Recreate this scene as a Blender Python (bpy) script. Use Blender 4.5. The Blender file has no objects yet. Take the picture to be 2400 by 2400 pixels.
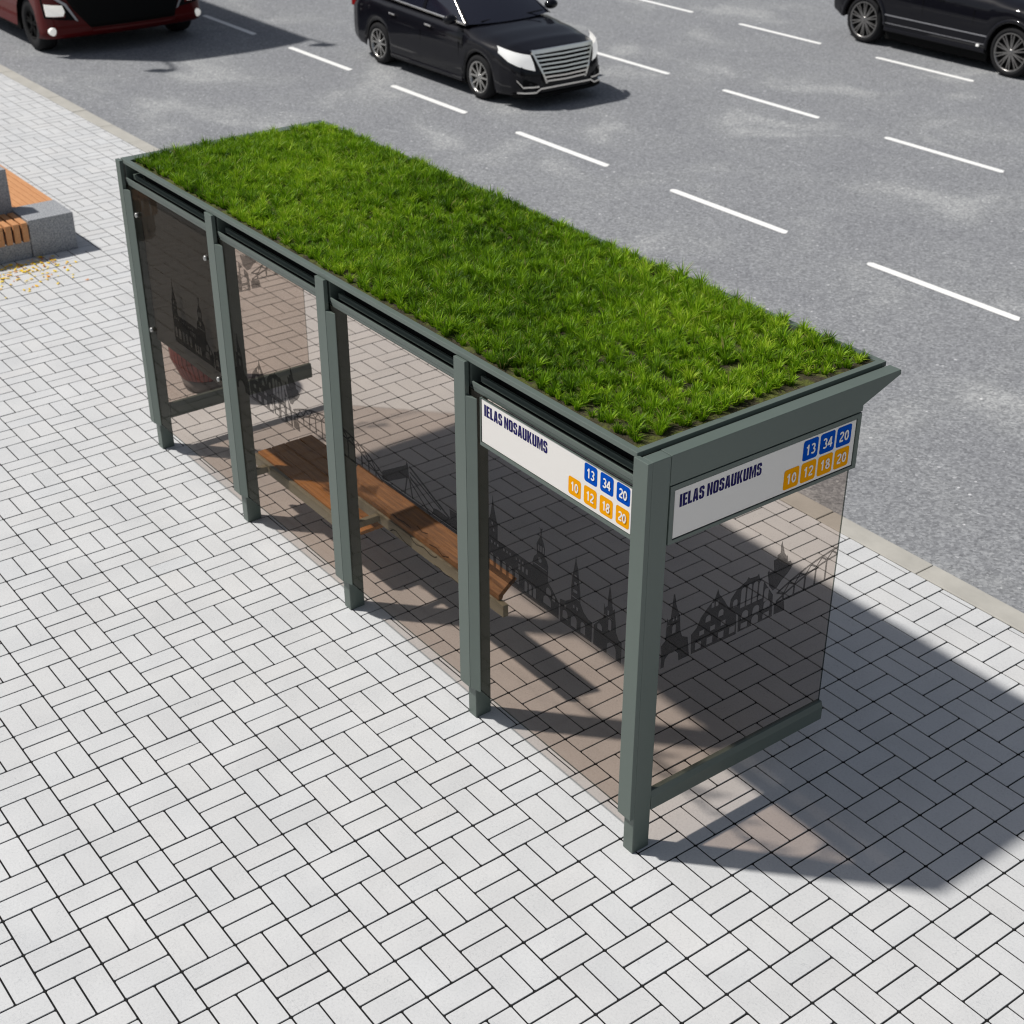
import bpy, math, random
import numpy as np
from mathutils import Vector, Matrix

random.seed(7)
rng = np.random.default_rng(7)
scene = bpy.context.scene
COL = scene.collection
PI = math.pi
WORLD_LOC = {}
ROAD_Z = -0.05

# ------------------------------------------------------------------ helpers
class MB:
    """Collects shapes; build() links them as ONE mesh object."""
    def __init__(s):
        s.v = []; s.f = []; s.m = []; s.sm = []
    def add(s, verts, faces, m=0, smooth=False):
        o = len(s.v)
        s.v += [tuple(map(float, p)) for p in verts]
        for f in faces:
            s.f.append(tuple(i + o for i in f)); s.m.append(m); s.sm.append(smooth)
        return s
    def poly(s, pts, m=0):
        return s.add(pts, [tuple(range(len(pts)))], m)
    def box(s, x0, x1, y0, y1, z0, z1, m=0):
        v = [(x, y, z) for z in (z0, z1) for y in (y0, y1) for x in (x0, x1)]
        return s.add(v, [(0, 2, 3, 1), (4, 5, 7, 6), (0, 1, 5, 4), (2, 6, 7, 3), (0, 4, 6, 2), (1, 3, 7, 5)], m)
    def prism(s, poly, axis, a, b, m=0):
        """poly: 2-D outline in the two remaining axes (cyclic order kept)."""
        n = len(poly)
        def P(p, t):
            if axis == 0: return (t, p[0], p[1])
            if axis == 1: return (p[0], t, p[1])
            return (p[0], p[1], t)
        v = [P(p, a) for p in poly] + [P(p, b) for p in poly]
        f = [tuple(range(n)), tuple(range(2 * n - 1, n - 1, -1))]
        f += [(i, i + n, (i + 1) % n + n, (i + 1) % n) for i in range(n)]
        return s.add(v, f, m)
    def tube(s, p0, p1, r, n=10, m=0, r1=None, smooth=True):
        p0 = Vector(p0); p1 = Vector(p1); d = (p1 - p0).normalized()
        u = d.orthogonal().normalized(); w = d.cross(u)
        r1 = r if r1 is None else r1
        v = []
        for p, rr in ((p0, r), (p1, r1)):
            for i in range(n):
                a = 2 * PI * i / n
                v.append(p + u * math.cos(a) * rr + w * math.sin(a) * rr)
        s.add(v, [(i, (i + 1) % n, (i + 1) % n + n, i + n) for i in range(n)], m, smooth)
        s.add(v[:n], [tuple(range(n - 1, -1, -1))], m); s.add(v[n:], [tuple(range(n))], m)
        return s
    def lathe(s, prof, c, axis=2, n=32, m=0, smooth=True, a0=0.0, cap=False):
        """prof: list of (radius, height along axis) about centre c."""
        v = []
        for r, h in prof:
            for i in range(n):
                a = a0 + 2 * PI * i / n
                p = [0, 0, 0]
                k = [(1, 2), (2, 0), (0, 1)][axis]
                p[axis] = h; p[k[0]] = r * math.cos(a); p[k[1]] = r * math.sin(a)
                v.append((p[0] + c[0], p[1] + c[1], p[2] + c[2]))
        f = []
        for j in range(len(prof) - 1):
            for i in range(n):
                f.append((j * n + i, j * n + (i + 1) % n, (j + 1) * n + (i + 1) % n, (j + 1) * n + i))
        if cap:
            f.append(tuple(range(n - 1, -1, -1))); f.append(tuple(range((len(prof) - 1) * n, len(prof) * n)))
        return s.add(v, f, m, smooth)
    def grid(s, rows, m=0, smooth=True, flip=False, closed=False):
        R = len(rows); C = len(rows[0]); v = [p for r in rows for p in r]; f = []
        for i in range(R - 1):
            for j in range(C if closed else C - 1):
                q = (i * C + j, i * C + (j + 1) % C, (i + 1) * C + (j + 1) % C, (i + 1) * C + j)
                f.append(q[::-1] if flip else q)
        return s.add(v, f, m, smooth)
    def build(s, name, mats, parent=None, bevel=0.0, seg=2, angle=40):
        me = bpy.data.meshes.new(name)
        off = WORLD_LOC.get(parent.name, Vector((0, 0, 0))) if parent else Vector((0, 0, 0))
        me.from_pydata([(x - off.x, y - off.y, z - off.z) for x, y, z in s.v], [], s.f)
        mats = mats if isinstance(mats, (list, tuple)) else [mats]
        for mt in mats: me.materials.append(mt)
        me.polygons.foreach_set('material_index', s.m)
        me.polygons.foreach_set('use_smooth', s.sm)
        me.update()
        o = bpy.data.objects.new(name, me); COL.objects.link(o)
        if parent: o.parent = parent; WORLD_LOC[o.name] = off.copy()
        if bevel > 0:
            b = o.modifiers.new('bevel', 'BEVEL'); b.width = bevel; b.segments = seg
            b.limit_method = 'ANGLE'; b.angle_limit = math.radians(angle)
        return o

def tag(o, label=None, cat=None, group=None, kind=None):
    if label: o['label'] = label
    if cat: o['category'] = cat
    if group: o['group'] = group
    if kind: o['kind'] = kind
    return o

def thing(name, loc, label, cat, group=None):
    o = bpy.data.objects.new(name, None); COL.objects.link(o)
    o.location = loc; WORLD_LOC[o.name] = Vector(loc)
    o.empty_display_size = 0.2
    return tag(o, label, cat, group)

# ------------------------------------------------------------------ materials
def nt(name):
    m = bpy.data.materials.new(name); m.use_nodes = True
    t = m.node_tree; t.nodes.clear()
    out = t.nodes.new('ShaderNodeOutputMaterial')
    return m, t, out
def node(t, typ, **kw):
    n = t.nodes.new(typ)
    for k, v in kw.items():
        if k.startswith('i_'):
            n.inputs[k[2:].replace('_', ' ')].default_value = v
        else: setattr(n, k, v)
    return n
def ramp(t, stops, fac):
    r = t.nodes.new('ShaderNodeValToRGB')
    e = r.color_ramp.elements
    while len(e) < len(stops): e.new(0.5)
    for el, (p, c) in zip(e, stops):
        el.position = p; el.color = (*c, 1) if len(c) == 3 else c
    t.links.new(fac, r.inputs[0]); return r
def mat(name, color, rough=0.5, metal=0.0, spec=0.5, coat=0.0, noise=0.0, nscale=20, bump=0.0, bscale=200, emit=None, estr=0):
    m, t, out = nt(name)
    b = node(t, 'ShaderNodeBsdfPrincipled')
    b.inputs['Base Color'].default_value = (*color, 1)
    b.inputs['Roughness'].default_value = rough
    b.inputs['Metallic'].default_value = metal
    b.inputs['Specular IOR Level'].default_value = spec
    b.inputs['Coat Weight'].default_value = coat
    b.inputs['Coat Roughness'].default_value = 0.04
    if emit:
        b.inputs['Emission Color'].default_value = (*emit, 1); b.inputs['Emission Strength'].default_value = estr
    tc = node(t, 'ShaderNodeTexCoord')
    if noise > 0:
        n = node(t, 'ShaderNodeTexNoise', i_Scale=nscale, i_Detail=5.0, i_Roughness=0.6)
        t.links.new(tc.outputs['Object'], n.inputs['Vector'])
        lo = tuple(c * (1 - noise) for c in color); hi = tuple(min(1, c * (1 + noise)) for c in color)
        r = ramp(t, [(0.3, lo), (0.7, hi)], n.outputs['Fac'])
        t.links.new(r.outputs[0], b.inputs['Base Color'])
        rr = node(t, 'ShaderNodeMapRange'); rr.inputs['To Min'].default_value = max(0.02, rough - 0.08); rr.inputs['To Max'].default_value = rough + 0.08
        t.links.new(n.outputs['Fac'], rr.inputs['Value']); t.links.new(rr.outputs[0], b.inputs['Roughness'])
    if bump > 0:
        n2 = node(t, 'ShaderNodeTexNoise', i_Scale=bscale, i_Detail=3.0)
        t.links.new(tc.outputs['Object'], n2.inputs['Vector'])
        bp = node(t, 'ShaderNodeBump', i_Strength=bump, i_Distance=0.002)
        t.links.new(n2.outputs['Fac'], bp.inputs['Height']); t.links.new(bp.outputs[0], b.inputs['Normal'])
    t.links.new(b.outputs[0], out.inputs[0])
    return m

def paver_material():
    m, t, out = nt('paver_concrete'); b = node(t, 'ShaderNodeBsdfPrincipled')
    b.inputs['Roughness'].default_value = 0.8; b.inputs['Specular IOR Level'].default_value = 0.25
    tc = node(t, 'ShaderNodeTexCoord')
    base = (0.575, 0.58, 0.58)
    n1 = node(t, 'ShaderNodeTexNoise', i_Scale=2.2, i_Detail=4.0)
    n2 = node(t, 'ShaderNodeTexNoise', i_Scale=75.0, i_Detail=4.0, i_Roughness=0.75)
    n3 = node(t, 'ShaderNodeTexNoise', i_Scale=15.0, i_Detail=4.0, i_Distortion=3.0)   # hairline marks
    for n in (n1, n2, n3): t.links.new(tc.outputs['Object'], n.inputs['Vector'])
    r1 = ramp(t, [(0.3, (0.935, 0.937, 0.94)), (0.7, (1.045, 1.043, 1.04))], n1.outputs['Fac'])
    r2 = ramp(t, [(0.28, (0.84, 0.84, 0.85)), (0.46, (0.985, 0.985, 0.985)), (0.70, (1.05, 1.05, 1.05))], n2.outputs['Fac'])
    r3 = ramp(t, [(0.485, (1, 1, 1)), (0.5, (0.74, 0.75, 0.765)), (0.512, (1, 1, 1))], n3.outputs['Fac'])
    at = node(t, 'ShaderNodeAttribute', attribute_name='tone')
    vn = node(t, 'ShaderNodeMix', data_type='RGBA', blend_type='MULTIPLY'); vn.inputs['Factor'].default_value = 1
    vn.inputs[6].default_value = (*base, 1); t.links.new(at.outputs['Color'], vn.inputs[7])
    cur = vn.outputs[2]
    mk = node(t, 'ShaderNodeTexNoise', i_Scale=5.0, i_Detail=1.0); t.links.new(tc.outputs['Object'], mk.inputs['Vector'])
    mr = ramp(t, [(0.42, (0, 0, 0)), (0.62, (1, 1, 1))], mk.outputs['Fac'])
    for r, fac in ((r1, None), (r2, None), (r3, mr)):
        mx = node(t, 'ShaderNodeMix', data_type='RGBA', blend_type='MULTIPLY'); mx.inputs['Factor'].default_value = 1
        if fac: t.links.new(fac.outputs[0], mx.inputs['Factor'])
        t.links.new(cur, mx.inputs[6]); t.links.new(r.outputs[0], mx.inputs[7]); cur = mx.outputs[2]
    t.links.new(cur, b.inputs['Base Color'])
    bp = node(t, 'ShaderNodeBump', i_Strength=0.35, i_Distance=0.0015); t.links.new(n2.outputs['Fac'], bp.inputs['Height'])
    t.links.new(bp.outputs[0], b.inputs['Normal'])
    t.links.new(b.outputs[0], out.inputs[0]); return m

def asphalt_material():
    m, t, out = nt('asphalt'); b = node(t, 'ShaderNodeBsdfPrincipled')
    b.inputs['Roughness'].default_value = 0.85; b.inputs['Specular IOR Level'].default_value = 0.25
    tc = node(t, 'ShaderNodeTexCoord')
    v = node(t, 'ShaderNodeTexVoronoi', i_Scale=46.0); t.links.new(tc.outputs['Object'], v.inputs['Vector'])
    n2 = node(t, 'ShaderNodeTexNoise', i_Scale=30.0, i_Detail=6.0, i_Roughness=0.8); t.links.new(tc.outputs['Object'], n2.inputs['Vector'])
    r0 = ramp(t, [(0.0, (0.160, 0.165, 0.175)), (0.55, (0.250, 0.257, 0.268)), (0.93, (0.335, 0.343, 0.353)), (1.0, (0.75, 0.75, 0.76))], v.outputs['Color'])
    r2 = ramp(t, [(0.28, (0.62, 0.62, 0.63)), (0.72, (1.35, 1.35, 1.34))], n2.outputs['Fac'])
    mp = node(t, 'ShaderNodeMapping'); mp.inputs['Scale'].default_value = (0.75, 1.1, 1); mp.inputs['Rotation'].default_value = (0, 0, math.radians(40))
    t.links.new(tc.outputs['Object'], mp.inputs['Vector'])
    n3 = node(t, 'ShaderNodeTexNoise', i_Scale=0.75, i_Detail=3.0, i_Roughness=0.5, i_Distortion=0.6); t.links.new(mp.outputs[0], n3.inputs['Vector'])
    r3 = ramp(t, [(0.30, (0.93, 0.93, 0.94)), (0.50, (1.0, 1.0, 1.0)), (0.57, (1.05, 1.05, 1.04)), (0.70, (1.34, 1.33, 1.29))], n3.outputs['Fac'])
    cur = r0.outputs[0]
    for r in (r2, r3):
        mx = node(t, 'ShaderNodeMix', data_type='RGBA', blend_type='MULTIPLY'); mx.inputs['Factor'].default_value = 1
        t.links.new(cur, mx.inputs[6]); t.links.new(r.outputs[0], mx.inputs[7]); cur = mx.outputs[2]
    t.links.new(cur, b.inputs['Base Color'])
    bp = node(t, 'ShaderNodeBump', i_Strength=0.5, i_Distance=0.004); t.links.new(n2.outputs['Fac'], bp.inputs['Height'])
    t.links.new(bp.outputs[0], b.inputs['Normal'])
    t.links.new(b.outputs[0], out.inputs[0]); return m

def glass_material(name, tint, rough=0.0, ior=1.10):
    m, t, out = nt(name)
    tr = node(t, 'ShaderNodeBsdfTransparent'); tr.inputs[0].default_value = (*tint, 1)
    gl = node(t, 'ShaderNodeBsdfGlossy'); gl.inputs['Roughness'].default_value = rough
    fr = node(t, 'ShaderNodeFresnel', i_IOR=ior); mx = node(t, 'ShaderNodeMixShader')
    geo = node(t, 'ShaderNodeNewGeometry')      # reflect on the outward side only
    inv = node(t, 'ShaderNodeMath', operation='SUBTRACT'); inv.inputs[0].default_value = 1.0
    t.links.new(geo.outputs['Backfacing'], inv.inputs[1])
    mul = node(t, 'ShaderNodeMath', operation='MULTIPLY')
    t.links.new(fr.outputs[0], mul.inputs[0]); t.links.new(inv.outputs[0], mul.inputs[1])
    t.links.new(mul.outputs[0], mx.inputs[0]); t.links.new(tr.outputs[0], mx.inputs[1]); t.links.new(gl.outputs[0], mx.inputs[2])
    t.links.new(mx.outputs[0], out.inputs[0]); return m

def print_material():
    m, t, out = nt('etched_print')
    tr = node(t, 'ShaderNodeBsdfTransparent'); tr.inputs[0].default_value = (0.37, 0.37, 0.37, 1)
    df = node(t, 'ShaderNodeBsdfDiffuse'); df.inputs[0].default_value = (0.10, 0.10, 0.10, 1)
    mx = node(t, 'ShaderNodeMixShader'); mx.inputs[0].default_value = 0.07
    t.links.new(tr.outputs[0], mx.inputs[1]); t.links.new(df.outputs[0], mx.inputs[2]); t.links.new(mx.outputs[0], out.inputs[0]); return m

def wood_material(name, c1, c2, c3, scale=(1.2, 22, 22)):
    m, t, out = nt(name); b = node(t, 'ShaderNodeBsdfPrincipled')
    b.inputs['Roughness'].default_value = 0.55; b.inputs['Specular IOR Level'].default_value = 0.35
    tc = node(t, 'ShaderNodeTexCoord'); mp = node(t, 'ShaderNodeMapping'); mp.inputs['Scale'].default_value = scale
    n = node(t, 'ShaderNodeTexNoise', i_Scale=3.0, i_Detail=6.0, i_Roughness=0.65, i_Distortion=0.6)
    t.links.new(tc.outputs['Object'], mp.inputs['Vector']); t.links.new(mp.outputs[0], n.inputs['Vector'])
    r = ramp(t, [(0.25, c1), (0.5, c2), (0.75, c3)], n.outputs['Fac']); t.links.new(r.outputs[0], b.inputs['Base Color'])
    bp = node(t, 'ShaderNodeBump', i_Strength=0.25, i_Distance=0.002); t.links.new(n.outputs['Fac'], bp.inputs['Height']); t.links.new(bp.outputs[0], b.inputs['Normal'])
    t.links.new(b.outputs[0], out.inputs[0]); return m

def granite_material(name, lo, hi):
    m, t, out = nt(name); b = node(t, 'ShaderNodeBsdfPrincipled'); b.inputs['Roughness'].default_value = 0.7
    tc = node(t, 'ShaderNodeTexCoord'); n = node(t, 'ShaderNodeTexNoise', i_Scale=60.0, i_Detail=5.0, i_Roughness=0.8)
    t.links.new(tc.outputs['Object'], n.inputs['Vector'])
    r = ramp(t, [(0.35, lo), (0.65, hi)], n.outputs['Fac']); t.links.new(r.outputs[0], b.inputs['Base Color'])
    t.links.new(b.outputs[0], out.inputs[0]); return m

def blade_material(name, attr, stops, trans=0.35):
    m, t, out = nt(name)
    at = node(t, 'ShaderNodeAttribute', attribute_name=attr)
    r = ramp(t, stops, at.outputs['Fac'])
    b = node(t, 'ShaderNodeBsdfPrincipled'); b.inputs['Roughness'].default_value = 0.5; b.inputs['Specular IOR Level'].default_value = 0.3
    tl = node(t, 'ShaderNodeBsdfTranslucent'); mx = node(t, 'ShaderNodeMixShader'); mx.inputs[0].default_value = trans
    t.links.new(r.outputs[0], b.inputs['Base Color']); t.links.new(r.outputs[0], tl.inputs[0])
    t.links.new(b.outputs[0], mx.inputs[1]); t.links.new(tl.outputs[0], mx.inputs[2]); t.links.new(mx.outputs[0], out.inputs[0]); return m

def soil_material():
    m, t, out = nt('mossy_soil'); b = node(t, 'ShaderNodeBsdfPrincipled'); b.inputs['Roughness'].default_value = 0.95
    tc = node(t, 'ShaderNodeTexCoord')
    n = node(t, 'ShaderNodeTexNoise', i_Scale=9.0, i_Detail=6.0, i_Roughness=0.7); n2 = node(t, 'ShaderNodeTexNoise', i_Scale=90.0, i_Detail=4.0)
    for q in (n, n2): t.links.new(tc.outputs['Object'], q.inputs['Vector'])
    r = ramp(t, [(0.30, (0.030, 0.022, 0.012)), (0.46, (0.045, 0.038, 0.015)), (0.56, (0.08, 0.095, 0.010)), (0.75, (0.11, 0.11, 0.025))], n.outputs['Fac'])
    r2 = ramp(t, [(0.3, (0.6, 0.6, 0.6)), (0.7, (1.3, 1.3, 1.3))], n2.outputs['Fac'])
    mx = node(t, 'ShaderNodeMix', data_type='RGBA', blend_type='MULTIPLY'); mx.inputs['Factor'].default_value = 1
    t.links.new(r.outputs[0], mx.inputs[6]); t.links.new(r2.outputs[0], mx.inputs[7]); t.links.new(mx.outputs[2], b.inputs['Base Color'])
    bp = node(t, 'ShaderNodeBump', i_Strength=0.8, i_Distance=0.01); t.links.new(n2.outputs['Fac'], bp.inputs['Height']); t.links.new(bp.outputs[0], b.inputs['Normal'])
    t.links.new(b.outputs[0], out.inputs[0]); return m

M = {}
M['metal'] = mat('painted_steel', (0.100, 0.127, 0.111), rough=0.42, noise=0.035, nscale=6, spec=0.45)
M['paver'] = paver_material(); M['asphalt'] = asphalt_material()
M['joint'] = mat('joint_sand', (0.016, 0.016, 0.016), rough=0.95, spec=0.1, noise=0.3, nscale=40)
M['kerb'] = mat('kerb_stone', (0.42, 0.405, 0.365), rough=0.85, noise=0.10, nscale=3.5, bump=0.3)
M['white_line'] = mat('road_paint', (0.84, 0.84, 0.82), rough=0.7, noise=0.04, nscale=30)
M['glass'] = glass_material('tinted_glass', (0.835, 0.788, 0.752))
M['glass_edge'] = glass_material('glass_edge', (0.22, 0.25, 0.24))
M['print'] = print_material()
M['sign_white'] = mat('sign_white', (0.75, 0.725, 0.69), rough=0.35, spec=0.12)
M['sign_black'] = mat('sign_gasket', (0.012, 0.012, 0.012), rough=0.6)
M['navy'] = mat('navy_ink', (0.006, 0.003, 0.085), rough=0.5, spec=0.12)
M['blue'] = mat('blue_ink', (0.001, 0.070, 0.42), rough=0.8, spec=0.03)
M['orange'] = mat('orange_ink', (0.80, 0.33, 0.002), rough=0.8, spec=0.03)
M['tile_white'] = mat('white_ink', (0.78, 0.76, 0.72), rough=0.5, spec=0.12)
M['poster'] = mat('poster_back', (0.046, 0.050, 0.046), rough=0.8, spec=0.2, noise=0.04, nscale=2)
M['bolt'] = mat('steel_bolt', (0.40, 0.40, 0.39), rough=0.45, metal=1.0)
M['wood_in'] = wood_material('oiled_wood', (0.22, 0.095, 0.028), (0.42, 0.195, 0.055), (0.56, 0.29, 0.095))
M['wood_shaded'] = wood_material('shaded_oiled_wood', (0.10, 0.046, 0.014), (0.23, 0.11, 0.033), (0.38, 0.19, 0.06))  # same oiled wood, with the leaning rest's shade put into the colour
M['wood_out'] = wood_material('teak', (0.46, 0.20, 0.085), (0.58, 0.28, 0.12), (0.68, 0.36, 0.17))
M['shade_steel'] = mat('shade_black_steel', (0.02, 0.024, 0.023), rough=0.7, spec=0.2)  # near-black colour carries the shade under the roof tray
M['olive'] = mat('bench_frame_steel', (0.24, 0.235, 0.17), rough=0.45)
M['granite'] = granite_material('grey_granite', (0.13, 0.14, 0.16), (0.46, 0.47, 0.48))
M['soil'] = soil_material()
M['grass'] = blade_material('grass_blades', 'tint', [(0.0, (0.045, 0.110, 0.006)), (0.45, (0.175, 0.345, 0.009)), (0.8, (0.35, 0.56, 0.016)), (0.95, (0.52, 0.66, 0.06)), (1.0, (0.42, 0.36, 0.13))], 0.28)
M['leaf'] = blade_material('fallen_leaves', 'tint', [(0.0, (0.45, 0.10, 0.01)), (0.18, (0.80, 0.30, 0.01)), (0.3, (0.94, 0.58, 0.01)), (1.0, (0.98, 0.74, 0.01))], 0.2)
M['bin_red'] = mat('bin_red', (0.20, 0.045, 0.035), rough=0.5, noise=0.15, nscale=9)
M['bin_grey'] = mat('bin_concrete', (0.17, 0.165, 0.165), rough=0.8)
M['black'] = mat('black_plastic', (0.005, 0.005, 0.005), rough=0.7, spec=0.12)
M['rubber'] = mat('tyre_rubber', (0.016, 0.016, 0.017), rough=0.85, spec=0.2)
M['car_black'] = mat('black_paint', (0.003, 0.003, 0.006), rough=0.5, spec=0.08, coat=0.6)
M['bus_red'] = mat('dark_red_paint', (0.085, 0.002, 0.002), rough=0.5, spec=0.1, coat=0.3)
M['car_glass'] = mat('dark_car_glass', (0.012, 0.013, 0.022), rough=0.05, spec=0.8)
M['chrome'] = mat('chrome', (1.0, 0.96, 0.90), rough=0.22, metal=1.0)
M['alloy'] = mat('alloy', (0.50, 0.49, 0.47), rough=0.28, metal=1.0)
M['alloy_dark'] = mat('dark_alloy', (0.10, 0.10, 0.10), rough=0.35, metal=0.8)
M['alloy_mid'] = mat('grey_alloy', (0.30, 0.29, 0.28), rough=0.3, metal=0.9)
M['lamp'] = mat('lit_headlamp', (0.9, 0.9, 0.88), rough=0.15, emit=(1, 0.98, 0.93), estr=0.35)
M['lamp_soft'] = mat('lit_bus_lamp', (0.85, 0.83, 0.78), rough=0.2, emit=(1, 0.97, 0.90), estr=0.35)
M['lamp_red'] = mat('tail_lamp', (0.25, 0.01, 0.01), rough=0.15)
M['silver'] = mat('silver_trim', (0.42, 0.42, 0.44), rough=0.3, metal=0.6)

# ------------------------------------------------------------------ setting
def big_sheet(name, x0, x1, y0, y1, z, m):
    return tag(MB().poly([(x0, y0, z), (x1, y0, z), (x1, y1, z), (x0, y1, z)]).build(name, m), kind='structure')
ground_m = mat('far_ground', (0.20, 0.20, 0.19), rough=0.95, noise=0.2, nscale=0.05)
big_sheet('ground', -900, 900, -900, 900, -0.25, ground_m)
big_sheet('road', -400, 400, 3.80, 24.0, ROAD_Z, M['asphalt'])

MX, MY = 0.30, 0.309029
Y_PAVE = 3.600
def pavement():
    rects = []
    g = 0.0098
    for i in range(-100, 36):
        for j in range(-32, 12):
            x0, y0 = i * MX, j * MY
            if (i + j) % 2 == 0:      # two bricks side by side, long side along X
                rs = [(x0, x0 + MX, y0, y0 + MY / 2), (x0, x0 + MX, y0 + MY / 2, y0 + MY)]
            else:
                rs = [(x0, x0 + MX / 2, y0, y0 + MY), (x0 + MX / 2, x0 + MX, y0, y0 + MY)]
            for a, b, c, d in rs:
                d = min(d, Y_PAVE)
                if d - c > 0.03: rects.append((a + g / 2, b - g / 2, c + g / 2, d - g / 2))
    R = np.array(rects); N = len(R)
    def ring(ins, r, z):
        x0, x1, y0, y1 = R[:, 0] + ins, R[:, 1] - ins, R[:, 2] + ins, R[:, 3] - ins
        P = [(x0 + r, y0), (x1 - r, y0), (x1, y0 + r), (x1, y1 - r), (x1 - r, y1), (x0 + r, y1), (x0, y1 - r), (x0, y0 + r)]
        out = np.empty((N, 8, 3))
        for k, (px, py) in enumerate(P): out[:, k, 0] = px; out[:, k, 1] = py
        out[:, :, 2] = z
        return out
    dz = rng.normal(0, 0.0007, N); tx = rng.normal(0, 0.0022, N); ty = rng.normal(0, 0.0022, N)
    cx = (R[:, 0] + R[:, 1]) / 2; cy = (R[:, 2] + R[:, 3]) / 2
    A = ring(0, 0.006, -0.03); B = ring(0, 0.006, -0.0022); Cc = ring(0.0016, 0.006, 0.0)
    for Q in (B, Cc):
        Q[:, :, 2] += dz[:, None] + tx[:, None] * (Q[:, :, 0] - cx[:, None]) + ty[:, None] * (Q[:, :, 1] - cy[:, None])
    V = np.concatenate([A, B, Cc], axis=1).reshape(-1, 3)
    loops = []; 
    base = []
    for l in (0, 8):
        for k in range(8):
            base += [l + k, l + (k + 1) % 8, l + 8 + (k + 1) % 8, l + 8 + k]
    base += [16 + k for k in range(8)]
    base = np.array(base)
    L = (base[None, :] + (np.arange(N) * 24)[:, None]).ravel()
    sizes = np.tile(np.array([4] * 16 + [8]), N)
    starts = np.concatenate([[0], np.cumsum(sizes)[:-1]])
    me = bpy.data.meshes.new('pavement')
    me.vertices.add(len(V)); me.vertices.foreach_set('co', V.ravel())
    me.loops.add(len(L)); me.loops.foreach_set('vertex_index', L.astype(np.int32))
    me.polygons.add(len(sizes)); me.polygons.foreach_set('loop_start', starts.astype(np.int32)); me.polygons.foreach_set('loop_total', sizes.astype(np.int32))
    me.materials.append(M['paver'])
    at = me.attributes.new('tone', 'FLOAT_COLOR', 'POINT')
    tone = np.clip(rng.normal(1.0, 0.011, N), 0.95, 1.04); warm = rng.normal(0, 0.003, N)
    c = np.ones((N, 24, 4)); c[:, :, 0] = (tone + warm)[:, None]; c[:, :, 1] = tone[:, None]; c[:, :, 2] = (tone - warm)[:, None]
    at.data.foreach_set('color', c.ravel())
    me.polygons.foreach_set('use_smooth', np.zeros(len(sizes), dtype=bool))
    me.update(calc_edges=True); me.validate()
    o = bpy.data.objects.new('pavement', me); COL.objects.link(o)
    tag(o, kind='structure')
pavement()
tag(MB().box(-30.0, 10.5, -9.9, 3.604, -0.2, -0.0055).build('paving_bed', M['joint']), kind='structure')
ob_m, ob_t, ob_o = nt('outer_paving')
_b = node(ob_t, 'ShaderNodeBsdfPrincipled'); _b.inputs['Roughness'].default_value = 0.85
_tc = node(ob_t, 'ShaderNodeTexCoord')
_br = node(ob_t, 'ShaderNodeTexBrick'); _br.inputs['Scale'].default_value = 1.0
for k, v in (('Color1', (0.58, 0.58, 0.57, 1)), ('Color2', (0.61, 0.61, 0.60, 1)), ('Mortar', (0.08, 0.08, 0.08, 1)), ('Mortar Size', 0.004), ('Brick Width', 0.3), ('Row Height', 0.1545)): _br.inputs[k].default_value = v
ob_t.links.new(_tc.outputs['Object'], _br.inputs['Vector']); ob_t.links.new(_br.outputs[0], _b.inputs['Base Color']); ob_t.links.new(_b.outputs[0], ob_o.inputs[0])
mb = MB()
for x0, x1, y0, y1 in ((-300, -30.003, -60, 3.6), (10.803, 300, -60, 3.6), (-30.003, 10.803, -60, -9.892)):
    mb.poly([(x0, y0, -0.001), (x1, y0, -0.001), (x1, y1, -0.001), (x0, y1, -0.001)])
tag(mb.build('outer_pavement', ob_m), kind='structure')
mb = MB()
for k in range(-61, 31):
    x = -1.16 + k * 1.0
    mb.box(x + 0.004, x + 0.996, 3.607, 3.812, -0.25, 0.002 * math.sin(k * 1.7))
tag(mb.build('kerb', M['kerb'], bevel=0.008), kind='structure')

def dash(x0, x1, y):
    h = 0.058
    pts = [(x0, y - h * 0.35), (x0 + 0.05, y - h), (x1 - 0.03, y - h), (x1, y - h * 0.55), (x1 - 0.05, y + h), (x0 + 0.03, y + h), (x0 - 0.01, y + h * 0.4)]
    o = MB().poly([(px, py, ROAD_Z + 0.004) for px, py in pts]).build('lane_marking', M['white_line'])
    tag(o, kind='structure')
for y, xs, n0, n1, ln in ((8.375, -5.845, -7, 2, 2.07), (12.42, -9.11, -6, 3, 2.06), (16.03, -12.45, -5, 4, 2.07)):
    for k in range(n0, n1):
        x = xs + 3.315 * k
        dash(x, x + ln, y)

# ------------------------------------------------------------------ bus shelter
SH = thing('bus_shelter', (-3.3, 0.8, 0.0), 'dark green steel bus shelter with a grass roof and tinted glass walls on pale paving', 'bus shelter')
XR = [-6.344, -4.796, -3.253, -1.709, -0.163]        # right edge of every post
PW_ = 0.081
Z_BEAM = 2.527
for i, xr in enumerate(XR):
    end = i in (0, 4)
    mb = MB()
    top = Z_BEAM if end else 2.512
    mb.box(xr - PW_, xr, -0.0318 if i == 4 else -0.018, 0.0905 if end else 0.099, 0.0, top)
    post = mb.build('post', M['metal'], SH, bevel=0.004)
    mb = MB()
    xl = xr - (0.075 if i == 0 else 0.106)
    ztop = Z_BEAM + (0.0005 if end else -0.016)
    mb.box(xl, xr + 0.002, -0.063, -0.0325, 0.262, ztop)
    if i < 4:
        mb.prism([(xr + 0.0025, -0.0615), (xr + 0.080, -0.0375), (xr + 0.080, -0.0325), (xr + 0.0025, -0.0325)], 2, 0.262, 2.305)
    mb.build('glazing_cover', M['metal'], SH, bevel=0.003)
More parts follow.
